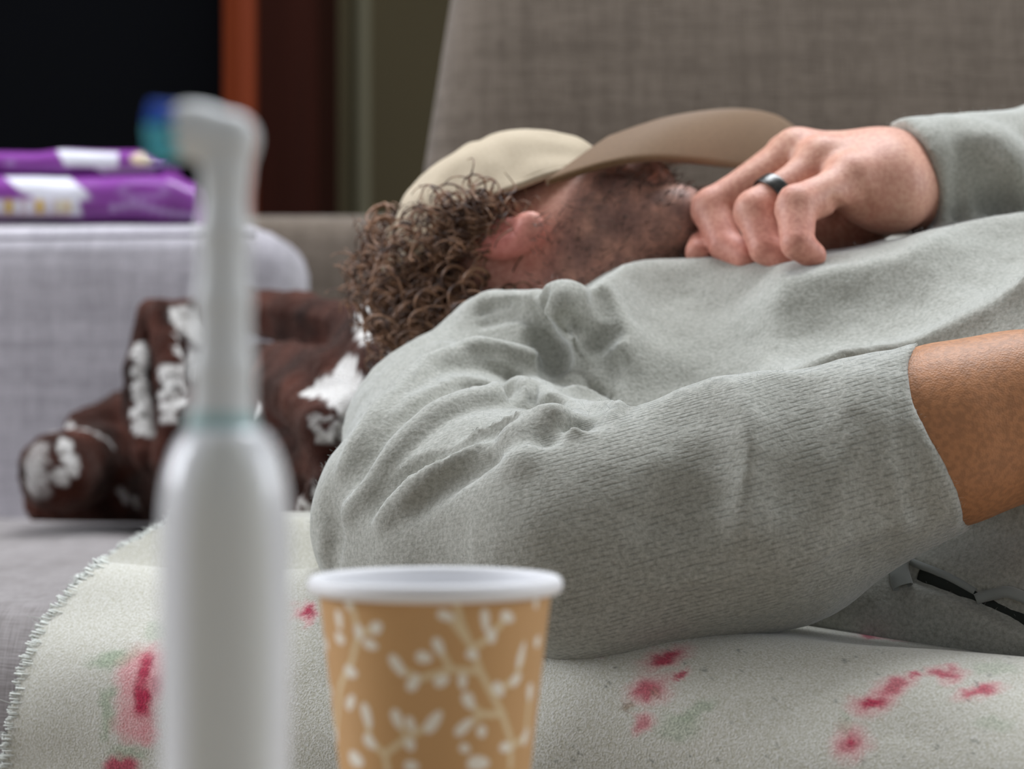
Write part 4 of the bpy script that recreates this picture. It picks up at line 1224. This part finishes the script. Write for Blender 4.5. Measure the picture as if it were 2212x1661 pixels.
blob(818, 700, .0185, 1, (1, .5, 1)); blob(835, 790, .008); blob(780, 668, .008)
blob(392, 690, .013); blob(415, 700, .014); blob(440, 720, .012); blob(430, 790, .014); blob(560, 880, .011)
for k, y_ in enumerate((735, 765, 800, 835, 870)): blob(385 + 3 * k, y_, .0055 + .001 * (k % 2))
for k, y_ in enumerate((800, 825, 850, 878, 905)): blob(362, y_, .0062, .75, (.6, 1, 1.3))
for k, y_ in enumerate((755, 780, 800, 830, 860, 890, 920)): blob(302 + 5 * math.sin(k * 2.1), y_, .0075, .8)
blob(322, 880, .008, .85, (1.2, 1, .35)); blob(325, 920, .008, .8, (1, 1, .5))
for x_, y_ in ((120, 935), (150, 928), (180, 930), (210, 940), (235, 955), (140, 960), (150, 990), (155, 1010), (135, 1030)): blob(x_, y_, .0072, .85)
blob(75, 990, .012, .35, (1, 1, .45)); blob(80, 1040, .012, .3, (1, 1, .6))
for x_, y_ in ((690, 915), (720, 930), (740, 905), (700, 945), (270, 1070), (290, 1085), (665, 1095), (650, 1085), (690, 1060)): blob(x_, y_, .006, .45)
m_pl, nt, b = mat('plush', brown.tolist() + [1], .9, .12, Sheen_Weight=.18, Sheen_Roughness=.35)
b.inputs['Sheen Tint'].default_value = (1, .72, .62, 1)
nt.links.new(mixc(nt, .3, attr(nt, 'col', 'Color'), ramp(nt, noise(nt, geo(nt), 500, 1), .3, .7), 'OVERLAY'), b.inputs['Base Color'])
bump(nt, b, noise(nt, geo(nt), 520, 1), .8, .003)
tag(mesh_obj('plush_blanket', V, Q, m_pl, cols=col), 'dark brown and white patterned plush blanket bunched under the head', 'blanket')

# ================================================================== flannel sheet with roses
ns, nt2 = 520, 330
tt = np.concatenate([np.linspace(-.36, -.12, 90), np.linspace(-.119, .20, 240)])
ss = np.linspace(-.62, .66, 1300)
n_, z_, an, az = seat_profile(tt)
by = np.array([900, 1130, 1200, 1265, 1350, 1450, 1560, 1661, 1900]); bxp = np.array([520, 372, 240, 165, 92, 48, 22, 6, -30])
SG = np.zeros((nt2, 2))
V = np.zeros((nt2, ns, 3))
def sheet(s, k):
    """height of the sheet over the seat at (s, profile index k)"""
    t = tt[k]
    lf_ = smoothstep(.02, -.14, s)
    ridge = .004 * np.exp(-((t + .005) / .035) ** 2) + .014 * lf_ * np.exp(-((t + .012) / .030) ** 2)   # folded thickness along the front edge
    back = .038 * lf_ * smoothstep(-.085, -.125, t) * smoothstep(-.34, -.20, t)                          # the back layer stands up behind it
    lift = .0045 + ridge + back
    pos = np.stack([s * 9, np.full_like(s, t * 14), np.zeros_like(s)], 1)
    wr = vn(pos) * .004 + vn(pos * 2.3 + 5) * .0018
    fold = .006 * np.exp(-((s - .06 + t * .5) / .03) ** 2) + .008 * np.exp(-((s - .26 - t * .9) / .05) ** 2) - .005 * np.exp(-((s - .15 - t * .7) / .04) ** 2)
    return np.maximum(lift + np.maximum(wr, -.003) + fold * smoothstep(.02, .09, t), .0025)
for k in range(nt2):
    x, y = seat_xy(ss, n_[k]); lf = sheet(ss, k)
    W = np.stack([x + an[k] * lf * nx, y + an[k] * lf * ny, z_[k] + az[k] * lf + seat_dip(ss, tt[k])], 1)
    px, py = proj(W)
    dd = px - np.interp(py, by, bxp)
    j = np.where(dd > 0)[0]; s0 = ss[j[0]] if len(j) else -.62
    s0 += .0016 * math.sin(k * 1.3) + .001 * math.sin(k * 2.9)              # overlocked edge
    sv = s0 + (.64 - s0) * (np.linspace(0, 1, ns) ** 1.0)
    x, y = seat_xy(sv, n_[k]); lf = sheet(sv, k)
    V[k] = np.stack([x + an[k] * lf * nx, y + an[k] * lf * ny, z_[k] + az[k] * lf + seat_dip(sv, tt[k])], 1)
W = V.reshape(-1, 3); px, py = proj(W)
fw = np.array(lin(203, 201, 189)[:3]); rose = np.array(lin(176, 42, 74)[:3]); pink = np.array(lin(226, 150, 156)[:3]); leafg = np.array(lin(150, 168, 138)[:3]); brn = np.array(lin(160, 140, 120)[:3])
c = np.ones((len(W), 3)) * fw
jx = vn(W * 180) * 9 + vn(W * 420) * 5; jy = vn(W * 190 + 8) * 9 + vn(W * 400 + 3) * 5
def dab(x, y, a_, b_, colr, wt=1.0, ang=0.0, s_=.45):
    global c
    ca, sa = math.cos(math.radians(ang)), math.sin(math.radians(ang))
    qx, qy = px + jx - x, py + jy - y
    m = (1 - smoothstep(1 - s_, 1 + s_, np.hypot((qx * ca + qy * sa) / a_, (-qx * sa + qy * ca) / b_)))[:, None] * wt
    c = c * (1 - m) + colr * m
dab(262, 1428, 62, 18, leafg, .7, -8); dab(235, 1520, 14, 40, leafg, .6, 15); dab(240, 1570, 12, 30, leafg, .6, 20); dab(340, 1370, 20, 25, leafg, .35)
dab(310, 1475, 52, 62, pink, .75); dab(300, 1560, 45, 45, pink, .7); dab(325, 1585, 25, 25, pink, .5); dab(350, 1450, 40, 50, pink, .6)
dab(318, 1450, 14, 32, rose, .95, 15); dab(312, 1510, 20, 34, rose, 1, -10); dab(345, 1480, 14, 20, rose, .6); dab(265, 1655, 38, 22, rose, .9); dab(280, 1625, 40, 12, leafg, .5)
dab(663, 1328, 26, 22, pink, .7); dab(662, 1328, 16, 9, rose, .95)
for x_, y_, a_, b_, w_, g_ in ((1440, 1428, 38, 13, .95, -15), (1466, 1465, 14, 7, .8, -20), (1405, 1496, 34, 20, .75, -10), (1392, 1566, 18, 12, .5, -40), (1360, 1530, 15, 10, 0, 0),
    (1905, 1378, 38, 8, .85, 8), (1875, 1381, 10, 7, .8, 0), (2040, 1462, 30, 11, .8, 5), (1976, 1464, 11, 6, .8, 0), (1932, 1492, 30, 14, .7, -25), (1886, 1526, 34, 16, .95, -5), (2116, 1500, 34, 9, .8, -12), (1840, 1610, 30, 24, .55, -30)):
    if w_ == 0: dab(x_, y_, a_, b_, brn, .8); continue
    dab(x_, y_, a_ * 1.5, b_ * 1.6, pink, .5, g_); dab(x_, y_, a_ * .95, b_ * .9, rose, w_, g_)
dab(1840, 1608, 9, 9, rose, .9)
dab(1510, 1540, 40, 14, leafg, .5, -30); dab(1470, 1575, 50, 25, leafg, .4); dab(1420, 1500, 10, 14, brn, .5); dab(2150, 1450, 50, 12, leafg, .35); dab(1830, 1570, 14, 20, leafg, .35); dab(2150, 1570, 40, 14, leafg, .3); dab(1280, 1420, 20, 8, pink, .5)
rs2 = np.random.default_rng(12)
for k in range(90):      # lint specks
    dab(rs2.uniform(1180, 2212), rs2.uniform(1400, 1661), rs2.uniform(2, 4), rs2.uniform(1.5, 3), np.array(lin(110, 114, 106)[:3]), .6)
for k in range(14):      # roses farther along the sheet
    s_x, t_y = rs2.uniform(2300, 3300), rs2.uniform(1300, 1900)
    dab(s_x, t_y, 60, 40, pink, .6); dab(s_x, t_y, 30, 16, rose, .9); dab(s_x + 60, t_y + 40, 40, 14, leafg, .6)
m_fl, nt, b = mat('flannel', fw.tolist() + [1], .95, .08, Sheen_Weight=.35, Sheen_Roughness=.5)
nn = noise(nt, geo(nt), 900, 1, .6)
nt.links.new(mixc(nt, .35, attr(nt, 'col', 'Color'), ramp(nt, nn, .25, .75), 'OVERLAY'), b.inputs['Base Color'])
bump(nt, b, nn, .4, .001)
fl = tag(empty('flannel_sheet', tuple(P(1200, 1400, 1.15))), 'off-white flannel sheet printed with red roses, hanging over the sofa front', 'sheet')
o = mesh_obj('cloth', W, grid_faces(nt2, ns), m_fl, fl, cols=c); sm = o.modifiers.new('thick', 'SOLIDIFY'); sm.thickness = .002; sm.offset = 1
# overlock stitches along the curved hem
m_th, _, _ = mat('hem_thread', lin(226, 229, 222), .95, .1)
paths = []
edge = V[:, 0]; inn = V[:, 6]
L = np.r_[0, np.cumsum(np.linalg.norm(np.diff(edge, axis=0), axis=1))]
nst = int(L[-1] / .0017); rs3 = np.random.default_rng(4)
for k in range(nst):
    t = (k + .5) / nst * L[-1]
    i = int(np.clip(np.searchsorted(L, t) - 1, 0, nt2 - 2)); u_ = (t - L[i]) / (L[i + 1] - L[i])
    e_ = edge[i] * (1 - u_) + edge[i + 1] * u_; ii_ = inn[i] * (1 - u_) + inn[i + 1] * u_
    nvec = nrm(np.array([an[i] * nx, an[i] * ny, az[i]])); dv = nrm(ii_ - e_)
    j_ = rs3.normal(0, .0007, 3)
    paths.append((np.array([e_ + dv * rs3.uniform(.003, .0055) + nvec * .0020 + j_, e_ + nvec * .0035 - dv * .0008 + j_, e_ - dv * .0014 + nvec * .001 - j_, e_ + dv * .001 - nvec * .001]), np.array([.0003, .00042, .0004, .0003])))
    if rs3.random() < .18:
        paths.append((np.array([e_, e_ - dv * .003 + nvec * rs3.uniform(0, .003), e_ - dv * rs3.uniform(.004, .008) + nvec * rs3.uniform(-.001, .004) + rs3.normal(0, .0012, 3)]), np.array([.0003, .00025, .0001])))
vv, qq = tube_mesh(paths, 4)
o = mesh_obj('hem_stitching', vv, qq, m_th, fl); o['kind'] = 'stuff'
